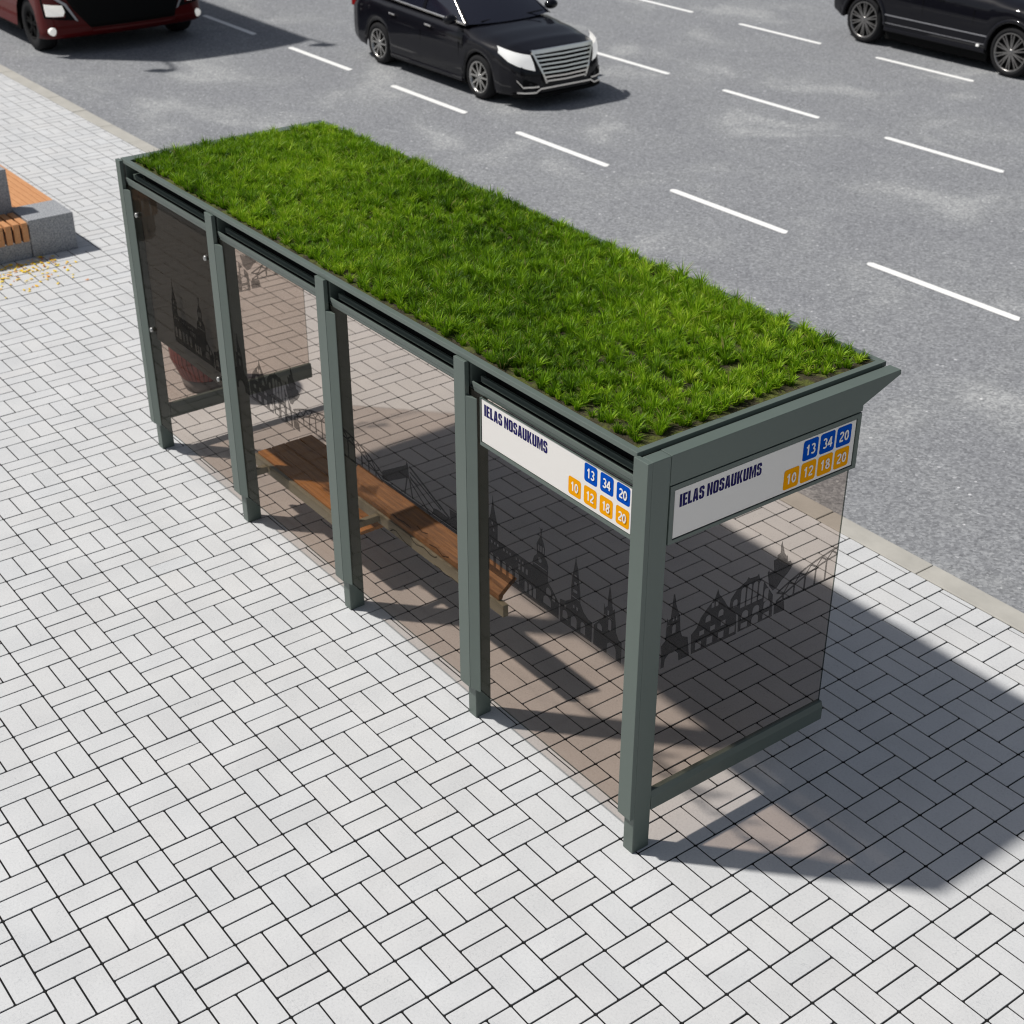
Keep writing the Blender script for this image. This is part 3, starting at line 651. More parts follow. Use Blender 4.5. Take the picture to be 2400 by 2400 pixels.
# grass -----------------------------------------------------------------------
def grass_mesh():
    # clumps on a jittered grid; blades as tapered two-piece strips fanning out of each clump
    x0, x1, y0, y1 = TX0 + rw + 0.035, TX1 - rw - 0.03, TY0 + rw + 0.05, TY1 - rw - 0.008
    step = 0.050
    gx, gy = np.meshgrid(np.arange(x0, x1, step), np.arange(y0, y1, step))
    tx = (gx + rng.uniform(-0.48, 0.48, gx.shape) * step).ravel(); ty = (gy + rng.uniform(-0.48, 0.48, gy.shape) * step).ravel()
    tx = np.clip(tx, x0, x1); ty = np.clip(ty, y0, y1)
    edge = np.minimum(ty - y0, x1 - tx)
    dens = 0.88 + 0.12 * np.clip((x1 - tx) / 2.5, 0, 1)
    dens = np.where(edge < 0.06, dens * 0.75, dens)
    keep = rng.uniform(0, 1, len(tx)) < dens
    tx, ty = tx[keep], ty[keep]; NT = len(tx)
    size = np.clip(rng.normal(1.0, 0.30, NT), 0.45, 1.75)
    th = 0.086 * size * (0.92 + 0.12 * np.sin(tx * 2.1 + 1.3 * np.sin(ty * 3)))
    tr = 0.0135 * np.sqrt(size)
    tone = np.clip(rng.normal(0.48, 0.15, NT) + 0.13 * np.sin(tx * 1.3 + ty * 2.2) + 0.06 * np.sin(tx * 5.1 - ty * 3.7), 0.02, 0.9)
    nb = (44 * size).astype(int) + 12
    T = np.repeat(np.arange(NT), nb); n = len(T)
    ang = rng.uniform(0, 2 * PI, n); q = np.sqrt(rng.uniform(0, 1, n)); rr = q * tr[T]
    bx = tx[T] + np.cos(ang) * rr; by = ty[T] + np.sin(ang) * rr
    lean_a = ang + rng.normal(0, 0.45, n); lean = np.abs(0.04 + 0.78 * q + rng.normal(0, 0.16, n))
    h = th[T] * rng.uniform(0.6, 1.12, n) * (1.1 - 0.3 * q)
    w = rng.uniform(0.0019, 0.0034, n)
    face = rng.uniform(0, 2 * PI, n); wx = np.cos(face) * w; wy = np.sin(face) * w
    lx = np.cos(lean_a); ly = np.sin(lean_a)
    zb = 2.521
    V = np.empty((n, 5, 3))
    for k, (t, ws) in enumerate(((0, 1.0), (0.55, 0.85))):
        cx = bx + lx * lean * h * t ** 2 * 0.9; cy = by + ly * lean * h * t ** 2 * 0.9; cz = zb + h * (t - 0.12 * lean * t * t)
        V[:, 2 * k, 0] = cx - wx * ws; V[:, 2 * k, 1] = cy - wy * ws; V[:, 2 * k, 2] = cz
        V[:, 2 * k + 1, 0] = cx + wx * ws; V[:, 2 * k + 1, 1] = cy + wy * ws; V[:, 2 * k + 1, 2] = cz
    V[:, 4, 0] = bx + lx * lean * h * 0.95; V[:, 4, 1] = by + ly * lean * h * 0.95; V[:, 4, 2] = zb + h * np.clip(1 - 0.30 * lean, 0.3, 1)
    L = np.array([0, 1, 3, 2, 2, 3, 4]); L = (L[None, :] + (np.arange(n) * 5)[:, None]).ravel()
    sizes = np.tile([4, 3], n); starts = np.concatenate([[0], np.cumsum(sizes)[:-1]])
    off = np.array(WORLD_LOC[SH.name])
    V -= off
    me = bpy.data.meshes.new('grass')
    me.vertices.add(n * 5); me.vertices.foreach_set('co', V.ravel())
    me.loops.add(len(L)); me.loops.foreach_set('vertex_index', L.astype(np.int32))
    me.polygons.add(len(sizes)); me.polygons.foreach_set('loop_start', starts.astype(np.int32)); me.polygons.foreach_set('loop_total', sizes.astype(np.int32))
    me.materials.append(M['grass'])
    at = me.attributes.new('tint', 'FLOAT', 'POINT')
    tint = np.clip(tone[T] + rng.normal(0, 0.19, n), 0, 0.93); tint = np.where(rng.uniform(0, 1, n) < 0.02, 1.0, tint)
    at.data.foreach_set('value', np.repeat(tint, 5).astype(np.float32))
    me.update(calc_edges=True)
    o = bpy.data.objects.new('grass', me); COL.objects.link(o); o.parent = SH; o['kind'] = 'stuff'
grass_mesh()

# ------------------------------------------------------------------ plaza bench, bin, leaves
PB = thing('plaza_bench', (-12.3, 0.4, 0.0), 'grey granite bench with orange timber slats at the left edge of the paving', 'bench')
mb = MB(); mb.box(-12.085, -11.53, 0.838, 1.362, 0, 0.432); mb.build('granite_block', M['granite'], PB, bevel=0.006)
mb = MB(); mb.box(-11.978, -11.545, -2.4, 0.832, 0, 0.198); mb.build('granite_base', M['granite'], PB, bevel=0.006)
mb = MB(); mb.box(-12.20, -11.98, -2.4, 0.832, 0, 0.912); mb.build('backrest_wall', M['granite'], PB, bevel=0.006)
mb = MB(); y = 0.822
while y > -2.38:
    mb.box(-11.965, -11.525, y - 0.068, y, 0.382, 0.418); mb.box(-11.562, -11.526, y - 0.068, y, 0.200, 0.3815); y -= 0.094
mb.build('slatted_seat', M['wood_out'], PB, bevel=0.003)
mb = MB()
for k in range(7):
    mb.box(-15.2, -12.09, 0.842 + 0.0745 * k, 0.842 + 0.0745 * k + 0.0685, 0.392, 0.424)
mb.build('plank_seat', M['wood_out'], PB, bevel=0.003)
mb = MB(); mb.box(-15.1, -12.09, 0.90, 1.30, 0, 0.391); mb.build('granite_plinth', M['granite'], PB)

BN = thing('litter_bin', (-7.30, 0.87, 0.0), 'dark red slatted litter bin on a grey foot behind the far glass end wall', 'litter bin')
cx, cy = -7.30, 0.87
mb = MB(); n = 40
for k in range(n):
    a = 2 * PI * k / n; a2 = a + 2 * PI / n * 0.86
    for (ra, za), (rb, zb) in (((0.225, 0.13), (0.30, 0.32)), ((0.30, 0.32), (0.325, 0.82))):
        q = [(cx + ra * math.cos(a), cy + ra * math.sin(a), za), (cx + ra * math.cos(a2), cy + ra * math.sin(a2), za), (cx + rb * math.cos(a2), cy + rb * math.sin(a2), zb), (cx + rb * math.cos(a), cy + rb * math.sin(a), zb)]
        mb.poly(q)
mb.build('slatted_shell', M['bin_red'], BN)
mb = MB(); mb.lathe([(0.21, 0.12), (0.288, 0.32), (0.313, 0.81), (0.28, 0.81), (0.26, 0.30), (0.02, 0.25)], (cx, cy, 0), n=40); mb.build('liner', M['black'], BN)
mb = MB(); mb.lathe([(0.19, 0.0), (0.205, 0.03), (0.225, 0.125), (0.02, 0.125)], (cx, cy, 0), n=40); mb.build('foot', M['bin_grey'], BN)
mb = MB(); mb.lathe([(0.27, 0.822), (0.335, 0.822), (0.335, 0.85), (0.27, 0.85), (0.27, 0.822)], (cx, cy, 0), n=40); mb.build('rim', M['bin_grey'], BN)

def leaves():
    V = []; F = []; T = []
    for k in range(290):
        u = abs(random.gauss(0, 0.42)); x = -11.50 + u + (0 if u < 1.0 else -0.6); y = 1.10 - abs(random.gauss(0, 1.0)) * 1.1
        y += 0.0 if random.random() < 0.9 else 0.1
        if y > 1.12 - 0.45 * u and random.random() < 0.7: continue
        a = random.uniform(0, 2 * PI); s = random.uniform(0.014, 0.032); z = 0.006 + random.uniform(0, 0.004)
        o = len(V); c, sn = math.cos(a), math.sin(a)
        for px, py, pz in ((-1, 0, .05), (-.35, -.5, .22), (.35, -.42, .1), (1.15, 0, .25), (.35, .42, .2), (-.35, .5, .02)):
            V.append((x + s * (px * c - py * sn), y + s * (px * sn + py * c), z + s * pz * random.uniform(0.3, 1.4)))
        F.append(tuple(range(o, o + 6))); T += [random.random()] * 6
    me = bpy.data.meshes.new('fallen_leaves'); me.from_pydata(V, [], F); me.materials.append(M['leaf'])
    at = me.attributes.new('tint', 'FLOAT', 'POINT'); at.data.foreach_set('value', T)
    o = bpy.data.objects.new('fallen_leaves', me); COL.objects.link(o)
    tag(o, 'yellow and orange fallen leaves scattered on the paving beside the granite bench', 'leaves', kind='stuff')
leaves()

# ------------------------------------------------------------------ vehicles
def interp(keys, u):
    us = [k[0] for k in keys]
    i = max(0, min(len(us) - 2, int(np.searchsorted(us, u, side='right')) - 1))
    t = (u - us[i]) / (us[i + 1] - us[i]); t = min(1, max(0, t)); ts = t * t * (3 - 2 * t) * 0.5 + t * 0.5
    return [a + (b - a) * ts for a, b in zip(keys[i][1:], keys[i + 1][1:])]

def wheel(car, x, yo, z, R, rr, width, spokes, rim_mat, side, pair=0.17):
    """tyre (part) with rim and hub (sub-parts). side -1: outer face towards -Y"""
    s = side
    mb = MB()
    prof = [(rr, 0.02), (rr + 0.01, 0.0), (R - 0.045, -0.004), (R - 0.012, 0.02), (R, 0.055), (R, width - 0.05), (R - 0.02, width), (rr, width)]
    mb.lathe([(r, yo - s * h) for r, h in prof], (x, 0, z), axis=1, n=40)
    ty = mb.build('wheel', M['rubber'], car)
    mb = MB()
    mb.lathe([(rr + 0.002, yo - s * 0.006), (rr - 0.012, yo - s * 0.004), (rr - 0.022, yo - s * 0.012), (rr - 0.028, yo - s * 0.07)], (x, 0, z), axis=1, n=40)
    for k in range(spokes):
        a = 2 * PI * (k // 2) / (spokes / 2) + (pair if k % 2 else -pair) + 0.3
        ca, sa = math.cos(a), math.sin(a); tx, tz = -sa, ca
        w0, w1 = (0.017, 0.012) if spokes < 15 else (0.012, 0.008)
        for (ra, wa, ya), (rb, wb, yb) in (((0.035, w0, 0.020), (rr - 0.018, w1, 0.012)),):
            q = []
            for r_, w_, y_ in ((ra, wa, ya), (rb, wb, yb)):
                for sg in (-1, 1):
                    q.append((x + ca * r_ + tx * w_ * sg, yo - s * y_, z + sa * r_ + tz * w_ * sg)); q.append((x + ca * r_ + tx * w_ * sg, yo - s * (y_ + 0.03), z + sa * r_ + tz * w_ * sg))
            mb.add(q, [(0, 2, 6, 4), (0, 4, 5, 1), (2, 3, 7, 6)])
    mb.lathe([(0.001, yo - s * 0.010), (0.035, yo - s * 0.012), (0.05, yo - s * 0.022), (0.055, yo - s * 0.05)], (x, 0, z), axis=1, n=20)
    mb.build('rim', rim_mat, ty)
    mb = MB(); mb.lathe([(0.001, yo - s * 0.055), (rr - 0.03, yo - s * 0.055)], (x, 0, z), axis=1, n=32); mb.build('brake_disc', M['black'], ty)
    return ty

class Car:
    """body lofted along its length; front faces +X"""
    def __init__(s, xf, yc, keys, wheels, arch_r, wz, lean=0.22):
        s.xf, s.yc, s.keys, s.wh, s.ar, s.wz, s.lean = xf, yc, keys, wheels, arch_r, wz, lean
    def front_u(s, y):
        y = abs(y); a, b = 0.0, 0.9
        if y <= s.keys[0][1]: return s.bow(y)
        for _ in range(30):
            m = (a + b) / 2
            if interp(s.keys, m)[0] < y: a = m
            else: b = m
        return a + s.bow(y)
    def bow(s, y): return 0.0
    def shear(s, u, z): return s.lean * max(0, z - 0.42) * math.exp(-u / 0.55)
    def P(s, u, y, z): return (s.xf - u - s.shear(u, z), s.yc + y, z)
    def FP(s, y, z, d=0.0):
        """point on the curved front, d in front of it"""
        return (s.xf - s.front_u(y) - s.shear(0, z) + d, s.yc + y, z)
    def body(s, parent, L, m):
        us = sorted(set([0, 0.02, 0.04, 0.07, 0.1, 0.14, 0.19, 0.25, 0.32] + list(np.arange(0.40, L, 0.05)) + [L]))
        rows = []
        for u in us:
            w, zb, zs, zd = interp(s.keys, u)
            for uw in s.wh:
                if abs(u - uw) < s.ar: zb = max(zb, s.wz + math.sqrt(s.ar ** 2 - (u - uw) ** 2))
            half = []
            for t, bl in ((0, 0.03), (0.10, 0.004), (0.35, 0.0), (0.62, 0.004), (0.80, 0.012), (0.93, 0.035), (1.0, 0.065)):
                half.append((w - bl, zb + (zs - zb) * t))
            half += [(w - 0.13, zs + (zd - zs) * 0.42), (w * 0.62, zs + (zd - zs) * 0.80), (w * 0.30, zs + (zd - zs) * 0.96)]
            row = [s.P(u, -a, z) for a, z in half] + [s.P(u, 0, zd)] + [s.P(u, a, z) for a, z in reversed(half)]
            rows.append(row)
        mb = MB(); mb.grid(rows, smooth=True)
        mb.add(rows[0], [tuple(range(len(rows[0])))]); mb.add(rows[-1], [tuple(range(len(rows[-1]) - 1, -1, -1))])
        b = mb.build('body', m, parent)
        # dark under-body and wheel wells
        mb = MB(); w = s.keys[4][1] - 0.05
        mb.box(s.xf - L + 0.25, s.xf - 0.25, s.yc - w + 0.28, s.yc + w - 0.28, ROAD_Z + 0.14, 0.75)
        mb.box(s.xf - s.wh[1] + s.ar + 0.02, s.xf - s.wh[0] - s.ar - 0.02, s.yc - w, s.yc + w, ROAD_Z + 0.15, 0.5)
        for uw in s.wh:
            for sg in (-1, 1):
                n = 14
                ring = []
                for yy in (w + 0.035, w - 0.279):
                    ring.append([(s.xf - uw + (s.ar - 0.004) * math.cos(PI * k / n), s.yc + sg * yy, s.wz + (s.ar - 0.004) * math.sin(PI * k / n)) for k in range(n + 1)])
                mb.grid(ring)
        mb.build('underbody', M['black'], parent)
        return b

def patch(mb, car, outline, d, m=0, back=0.03):
    """an outline (y,z) laid on the curved front with thickness"""
    n = len(outline)
    f = [car.FP(y, z, d) for y, z in outline]; b = [car.FP(y, z, d - back) for y, z in outline]
    mb.add(f + b, [tuple(range(n))] + [(i, (i + 1) % n, (i + 1) % n + n, i + n) for i in range(n)], m)
def strip(mb, car, pts, h, d, back=0.02, m=0, ny=1):
    """bar following the front: pts list of (y,z), vertical height h"""
    F = [[car.FP(y, z - h / 2, d - back) for y, z in pts], [car.FP(y, z - h / 2, d) for y, z in pts], [car.FP(y, z + h / 2, d) for y, z in pts], [car.FP(y, z + h / 2, d - back) for y, z in pts]]
    mb.grid(F, m, smooth=False)
def lerp(a, b, t): return a + (b - a) * t

def greenhouse(car, parent, base, roof, paint, chrome=True):
    """base: (u_front, u_rear, half width front, half width rear, z front, z rear); roof: (u_front, u_rear, half width, z)"""
    ub0, ub1, wf, wr, zf, zr = base; ut0, ut1, wt, zt = roof
    n = 10
    def curve(u, w, z, bowu, bowz): return [car.P(u + bowu * (t * t), w * t, z - bowz * t * t) for t in np.linspace(-1, 1, n + 1)]
    fb = curve(ub0, wf, zf + 0.004, 0.16, 0.0); ft = curve(ut0, wt, zt, 0.10, 0.035)
    rt = curve(ut1, wt, zt, -0.10, 0.035); rb = curve(ub1, wr, zr + 0.004, -0.14, 0.0)
    mid = lambda A, B, t, o: [tuple(np.array(a) * (1 - t) + np.array(b) * t + np.array((0, 0, o))) for a, b in zip(A, B)]
    mb = MB(); mb.grid([fb, mid(fb, ft, .5, .03), ft], flip=True); mb.build('windscreen', M['car_glass'], parent)
    mb = MB(); mb.grid([rt, mid(rt, rb, .5, .03), rb], flip=True); mb.build('rear_window', M['car_glass'], parent)
    mb = MB(); mb.grid([ft, mid(ft, rt, .5, .04), rt], flip=True); mb.build('roof', paint, parent)
    for sg, i in ((-1, 0), (1, n)):
        A, B, Cc, D = fb[i], rb[i], rt[i], ft[i]
        um = (ut0 + ut1) / 2 + 0.05
        mbp = MB(); mbg = MB()
        A, B, Cc, D = map(np.array, (A, B, Cc, D)); yv = np.array((0, sg * 0.012, 0))
        mbg.add([A, B, Cc, D], [(0, 1, 2, 3) if sg < 0 else (3, 2, 1, 0)])
        mbg.build('side_window', M['car_glass'], parent)
        def bar(P0, P1, w0, mbx):
            P0 = np.array(P0); P1 = np.array(P1); d = np.array((w0, 0, 0))
            q = [P0 - d + yv, P0 + d + yv, P1 + d + yv, P1 - d + yv, P0 - d - yv, P0 + d - yv, P1 + d - yv, P1 - d - yv]
            mbx.add(q, [(0, 1, 2, 3), (7, 6, 5, 4), (0, 4, 5, 1), (1, 5, 6, 2), (2, 6, 7, 3), (3, 7, 4, 0)])
        t = 0.47
        for P0, P1, w0 in ((A, D, 0.045), (B, Cc, 0.11), (A * (1 - t) + B * t, D * (1 - t) + Cc * t, 0.04)):
            mbp = MB(); bar(P0, P1, w0, mbp); mbp.build('window_pillar', paint, parent)
        if chrome:
            for P0, P1, r in ((A, B, 0.020), (D, Cc, 0.014), (A, D, 0.011)):
                mbc = MB(); mbc.tube(P0 + 1.6 * yv + np.array((0, 0, 0.008)), P1 + 1.6 * yv + np.array((0, 0, 0.008)), r, n=8)
                mbc.build('window_trim', M['chrome'], parent)

def side_bits(car, parent, u0, u1, zsill, zh, wside, handles, trim=None):
    for sg in (-1, 1):
        y = sg * wside
        for u in handles:
            mb = MB(); mb.tube(car.P(u, y + sg * 0.012, zh), car.P(u + 0.17, y + sg * 0.012, zh + 0.006), 0.014, n=8); mb.build('door_handle', M['chrome'], parent)
        for u in (u0, (u0 + u1) / 2 + 0.05, u1):
            mb = MB(); mb.box(car.xf - u - 0.004, car.xf - u + 0.004, *sorted((car.yc + y - sg * 0.05, car.yc + y + sg * 0.0012)), zsill + 0.12, zh - 0.10)
            mb.build('door_gap', M['black'], parent)
        mb = MB(); mb.box(car.xf - car.wh[1] + car.ar + 0.03, car.xf - car.wh[0] - car.ar - 0.03, *sorted((car.yc + y - sg * 0.06, car.yc + y + sg * 0.012)), zsill - 0.02, zsill + 0.045)
        mb.build('side_skirt', M['car_black'], parent, bevel=0.01)
        if trim:
            for zt0, zt1 in trim:
                mb = MB(); mb.box(car.xf - car.wh[1] + car.ar + 0.02, car.xf - car.wh[0] - car.ar - 0.02, *sorted((car.yc + y - sg * 0.03, car.yc + y + sg * 0.010)), zt0, zt1)
                mb.build('door_trim', M['silver'], parent, bevel=0.004)

# --- black saloon
SD = thing('saloon_car', (-15.7, 9.9, ROAD_Z), 'black saloon car with a wide chrome grille driving in the middle lane', 'car')
keys = [(0.00, 0.46, 0.17, 0.60, 0.70), (0.035, 0.62, 0.17, 0.635, 0.725), (0.11, 0.755, 0.16, 0.665, 0.76), (0.24, 0.835, 0.15, 0.705, 0.80), (0.48, 0.89, 0.14, 0.775, 0.86), (0.95, 0.915, 0.14, 0.845, 0.925),
        (1.5, 0.915, 0.15, 0.90, 0.985), (2.4, 0.915, 0.15, 0.93, 0.99), (3.4, 0.915, 0.15, 0.955, 1.0), (4.1, 0.905, 0.16, 0.975, 1.04), (4.5, 0.88, 0.20, 0.965, 1.04), (4.78, 0.81, 0.24, 0.90, 1.0), (4.9, 0.70, 0.30, 0.80, 0.92)]
sd = Car(-13.28, 9.90, keys, (1.01, 3.88), 0.372, ROAD_Z + 0.335)
sd.body(SD, 4.9, M['car_black'])
greenhouse(sd, SD, (1.28, 4.16, 0.80, 0.76, 0.975, 1.03), (2.05, 3.35, 0.60, 1.42), M['car_black'])
for uw in sd.wh:
    for sg in (-1, 1): wheel(SD, sd.xf - uw, sd.yc + sg * 0.905, sd.wz, 0.335, 0.238, 0.21, 10, M['alloy'], sg, pair=0.27)
side_bits(sd, SD, 1.52, 3.55, 0.17, 0.84, 0.912, (2.25, 3.30))
# grille: dark field, seven chrome bars, frame
gz0, gz1 = 0.335, 0.775
gy = lambda z: lerp(0.375, 0.565, (z - gz0) / (gz1 - gz0))
mb = MB(); N = 9
fld = [(lerp(-1, 1, k / N) * gy(gz0), gz0) for k in range(N + 1)] + [(lerp(1, -1, k / N) * gy(gz1), gz1) for k in range(N + 1)]
patch(mb, sd, fld, 0.010, back=0.05); gr = mb.build('grille', M['black'], SD)
for k in range(7):
    z = lerp(gz0 + 0.02, gz1 - 0.055, k / 6)
    mb = MB(); strip(mb, sd, [(lerp(-1, 1, j / 12) * gy(z), z - 0.012 * (1 - abs(lerp(-1, 1, j / 12)))) for j in range(13)], 0.024, 0.034, back=0.03)
    mb.build('grille_bar', M['chrome'], gr)
mb = MB(); strip(mb, sd, [(lerp(-1, 1, j / 12) * 0.585, gz1 + 0.004) for j in range(13)], 0.05, 0.036, back=0.05)
for sg in (-1, 1):
    q = []
    for j in range(7):
        z = lerp(gz0 - 0.01, gz1, j / 6); q.append((sg * (gy(z)), z))
    F = [[sd.FP(y - 0.016, z, 0.0) for y, z in q], [sd.FP(y - 0.016, z, 0.034) for y, z in q], [sd.FP(y + 0.016, z, 0.034) for y, z in q], [sd.FP(y + 0.016, z, 0.0) for y, z in q]]
    mb.grid(F, smooth=False)
mb.build('grille_frame', M['chrome'], gr)
for sg in (-1, 1):
    mb = MB()
    # headlight wraps from the grille round to the wing
    top = [(0.60, 0.745), (0.70, 0.765), (0.79, 0.79), (0.845, 0.815), (0.886, 0.845)]
    bot = [(0.545, 0.515), (0.66, 0.545), (0.77, 0.585), (0.84, 0.635), (0.886, 0.745)]
    rows = []
    for (a, b) in zip(top, bot):
        rows.append([sd.FP(sg * lerp(b[0], a[0], t), lerp(b[1], a[1], t), 0.010 + 0.020 * math.sin(PI * t)) for t in (0, .25, .5, .75, 1)])
    mb.grid(rows, flip=sg > 0); mb.build('headlight', M['lamp'], SD)
    mb = MB(); patch(mb, sd, [(sg * 0.50, 0.235), (sg * 0.74, 0.245), (sg * 0.80, 0.37), (sg * 0.70, 0.40), (sg * 0.53, 0.33)], 0.010, back=0.05)
    fi = mb.build('bumper_intake', M['black'], SD)
    mb = MB(); strip(mb, sd, [(sg * lerp(0.50, 0.74, j / 6), 0.285) for j in range(7)], 0.022, 0.026); strip(mb, sd, [(sg * lerp(0.735, 0.80, j / 3), lerp(0.28, 0.385, j / 3)) for j in range(4)], 0.018, 0.022)
    mb.build('intake_bar', M['chrome'], fi)
    mb = MB(); m0 = sd.P(1.62, sg * 0.985, 1.055)
    rowsm = []
    for t in np.linspace(0, PI, 8):
        rowsm.append([(m0[0] + 0.10 * math.cos(t) * (1 if t < PI / 2 else 0.6), m0[1] + 0.125 * math.sin(t) * math.cos(a) * 1.0, m0[2] + 0.08 * math.sin(t) * math.sin(a)) for a in np.linspace(0, 2 * PI, 12)[:-1]])
    mb.grid(rowsm, closed=True); mir = mb.build('wing_mirror', M['car_black'], SD)
    mb = MB(); mb.tube(sd.P(1.63, sg * 0.85, 0.985), sd.P(1.62, sg * 0.95, 1.02), 0.022, n=8); mb.build('mirror_arm', M['chrome'], mir)
    mb = MB(); patch(mb, Car(0, 0, keys, sd.wh, .3, .3), [(0, 0)] * 3, 0) if False else None
    mb.box(sd.xf - 4.86, sd.xf - 4.70, *sorted((sd.yc + sg * 0.50, sd.yc + sg * 0.80)), 0.74, 0.88); mb.build('tail_light', M['lamp_red'], SD, bevel=0.02)
mb = MB(); strip(mb, sd, [(lerp(-0.80, 0.80, j / 20), 0.205 + 0.05 * (abs(lerp(-1, 1, j / 20)) < 0.62)) for j in range(21)], 0.024, 0.040, back=0.05)
mb.build('bumper_trim', M['chrome'], SD)
mb = MB(); strip(mb, sd, [(lerp(-0.83, 0.83, j / 20), 0.155) for j in range(21)], 0.05, 0.030, back=0.08); mb.build('front_splitter', M['black'], SD)
for y0, y1 in ((-0.55, 0.05), (0.02, 0.62)):
    mb = MB(); mb.tube(sd.P(1.42 - 0.06 * abs(y0), y0, 1.005), sd.P(1.40 - 0.06 * abs(y1), y1, 1.045), 0.009, n=6)
    mb.build('wiper', M['black'], SD)

# --- black SUV
SV = thing('suv_car', (-11.7, 17.6, ROAD_Z), 'black SUV with large dark alloy wheels in the far lane', 'car')
keys2 = [(0.00, 0.50, 0.26, 0.82, 0.92), (0.04, 0.66, 0.25, 0.85, 0.95), (0.12, 0.80, 0.24, 0.88, 0.99), (0.26, 0.89, 0.23, 0.92, 1.03), (0.5, 0.94, 0.22, 0.98, 1.08), (1.0, 0.965, 0.22, 1.03, 1.13),
         (1.6, 0.965, 0.24, 1.06, 1.17), (3.0, 0.965, 0.24, 1.09, 1.18), (4.2, 0.955, 0.26, 1.11, 1.19), (4.6, 0.92, 0.32, 1.10, 1.18), (4.85, 0.86, 0.40, 1.06, 1.15), (4.95, 0.76, 0.46, 1.0, 1.08)]
sv = Car(-9.30, 17.62, keys2, (0.96, 4.06), 0.455, ROAD_Z + 0.395)
sv.body(SV, 4.95, M['car_black'])
greenhouse(sv, SV, (1.5, 4.85, 0.85, 0.82, 1.155, 1.165), (2.2, 4.3, 0.66, 1.70), M['car_black'])
for uw in sv.wh:
    for sg in (-1, 1):
        wheel(SV, sv.xf - uw, sv.yc + sg * 0.955, sv.wz, 0.395, 0.305, 0.25, 20, M['alloy_mid'], sg, pair=0.10)
        mb = MB(); n = 20; R0, R1 = 0.455, 0.51
        prev = []
        rows = [[(sv.xf - uw + r_ * math.cos(PI * k / n), sv.yc + sg * y_, sv.wz + r_ * math.sin(PI * k / n)) for k in range(n + 1)] for r_, y_ in ((R0, 0.93), (R0, 0.978), (R1, 0.972), (R1 + 0.01, 0.93))]
        mb.grid(rows); mb.build('wheel_arch', M['car_black'], SV)
side_bits(sv, SV, 1.75, 3.75, 0.27, 0.98, 0.962, (2.4, 3.45), trim=((0.505, 0.522), (0.378, 0.386)))
for sg in (-1, 1):
    mb = MB(); mb.box(sv.xf - 1.61, sv.xf - 1.56, *sorted((sv.yc + sg * 0.95, sv.yc + sg * 0.984)), 0.335, 0.37); mb.build('side_marker', M['lamp'], SV)
    mb = MB(); mb.box(sv.xf - 4.90, sv.xf - 4.74, *sorted((sv.yc + sg * 0.5, sv.yc + sg * 0.875)), 0.86, 1.02); mb.build('tail_light', M['lamp_red'], SV, bevel=0.02)
    mb = MB(); patch(mb, sv, [(sg * 0.55, 0.78), (sg * 0.86, 0.80), (sg * 0.90, 0.92), (sg * 0.58, 0.88)], 0.012); mb.build('headlight', M['lamp'], SV)
mb = MB(); patch(mb, sv, [(-0.5, 0.5), (0.5, 0.5), (0.54, 0.86), (-0.54, 0.86)], 0.012); mb.build('grille', M['black'], SV)

# --- red bus
BS = thing('bus', (-26.0, 6.05, ROAD_Z), 'dark red bus with a large black grille in the kerbside lane', 'bus')
BXF, BY0, BY1, BL = -20.66, 4.66, 7.62, 11.4
byc = (BY0 + BY1) / 2; bh = (BY1 - BY0) / 2
def plan(r, ins=0.0, xf=BXF, bow=0.10):
    pts = []
    h = bh - ins
    for t in np.linspace(-1, 1, 11):
        y = t * (h - r); pts.append((xf - ins - bow * (t * t), byc + y))
    for sgn in (1,):
        for k in range(1, 7):
            a = PI / 2 * k / 6; pts.append((xf - ins - bow - r * (1 - math.cos(a)), byc + h - r + r * math.sin(a)))
    pts.append((BXF - BL, byc + h)); pts.append((BXF - BL, byc - h))
    for k in range(5, -1, -1):
        a = PI / 2 * (k + 1) / 6; pts.append((xf - ins - bow - r * (1 - math.cos(a)), byc - h + r - r * math.sin(a)))
    return pts
def front_x(y, r=0.30, bow=0.10):
    t = abs(y - byc); 
    if t <= bh - r: return BXF - bow * (t / (bh - r)) ** 2
    q = min(1, (t - (bh - r)) / r)
    return BXF - bow - r * (1 - math.sqrt(max(0, 1 - q * q)))
rows = []
for z, ins in ((0.98, 0.0), (1.1, 0.0), (2.9, 0.04), (3.08, 0.10), (3.14, 0.25)):
    rows.append([(x, y, z) for x, y in plan(0.30, ins)])
mb = MB(); mb.grid(rows, closed=True, flip=True); mb.add(rows[-1], [tuple(range(len(rows[-1])))])
# lower body with wheel openings on the sides
def lower_side(y, sg):
    W = [BXF - 0.90, BXF - 7.4]; xs = list(np.linspace(BXF - 0.40, BXF - BL, 120)); lo = []
    for x in xs:
        z = 0.30
        for wx in W:
            if abs(x - wx) < 0.49: z = max(z, ROAD_Z + 0.45 + math.sqrt(0.49 ** 2 - (x - wx) ** 2))
        lo.append(z)
    mb.grid([[(x, y, z) for x, z in zip(xs, lo)], [(x, y, 0.98) if l < 0.98 else (x, y, l) for x, l in zip(xs, lo)]], flip=sg > 0, smooth=False)
lower_side(BY0, -1); lower_side(BY1, 1)
fr = [p for p in plan(0.30) if p[0] > BXF - 0.401]
fr.sort(key=lambda p: math.atan2(p[0] - (BXF - 1.2), p[1] - byc))
rows = []
for z, d in ((0.24, -0.10), (0.27, -0.02), (0.34, 0.03), (0.42, 0.02), (0.60, 0.0), (0.98, 0.0)):
    rows.append([(x + d, y, z) for x, y in fr])
mb.grid(rows)
mb.poly([(BXF - BL, BY0, 0.3), (BXF - BL, BY1, 0.3), (BXF - BL, BY1, 0.98), (BXF - BL, BY0, 0.98)])
mb.build('body', M['bus_red'], BS)
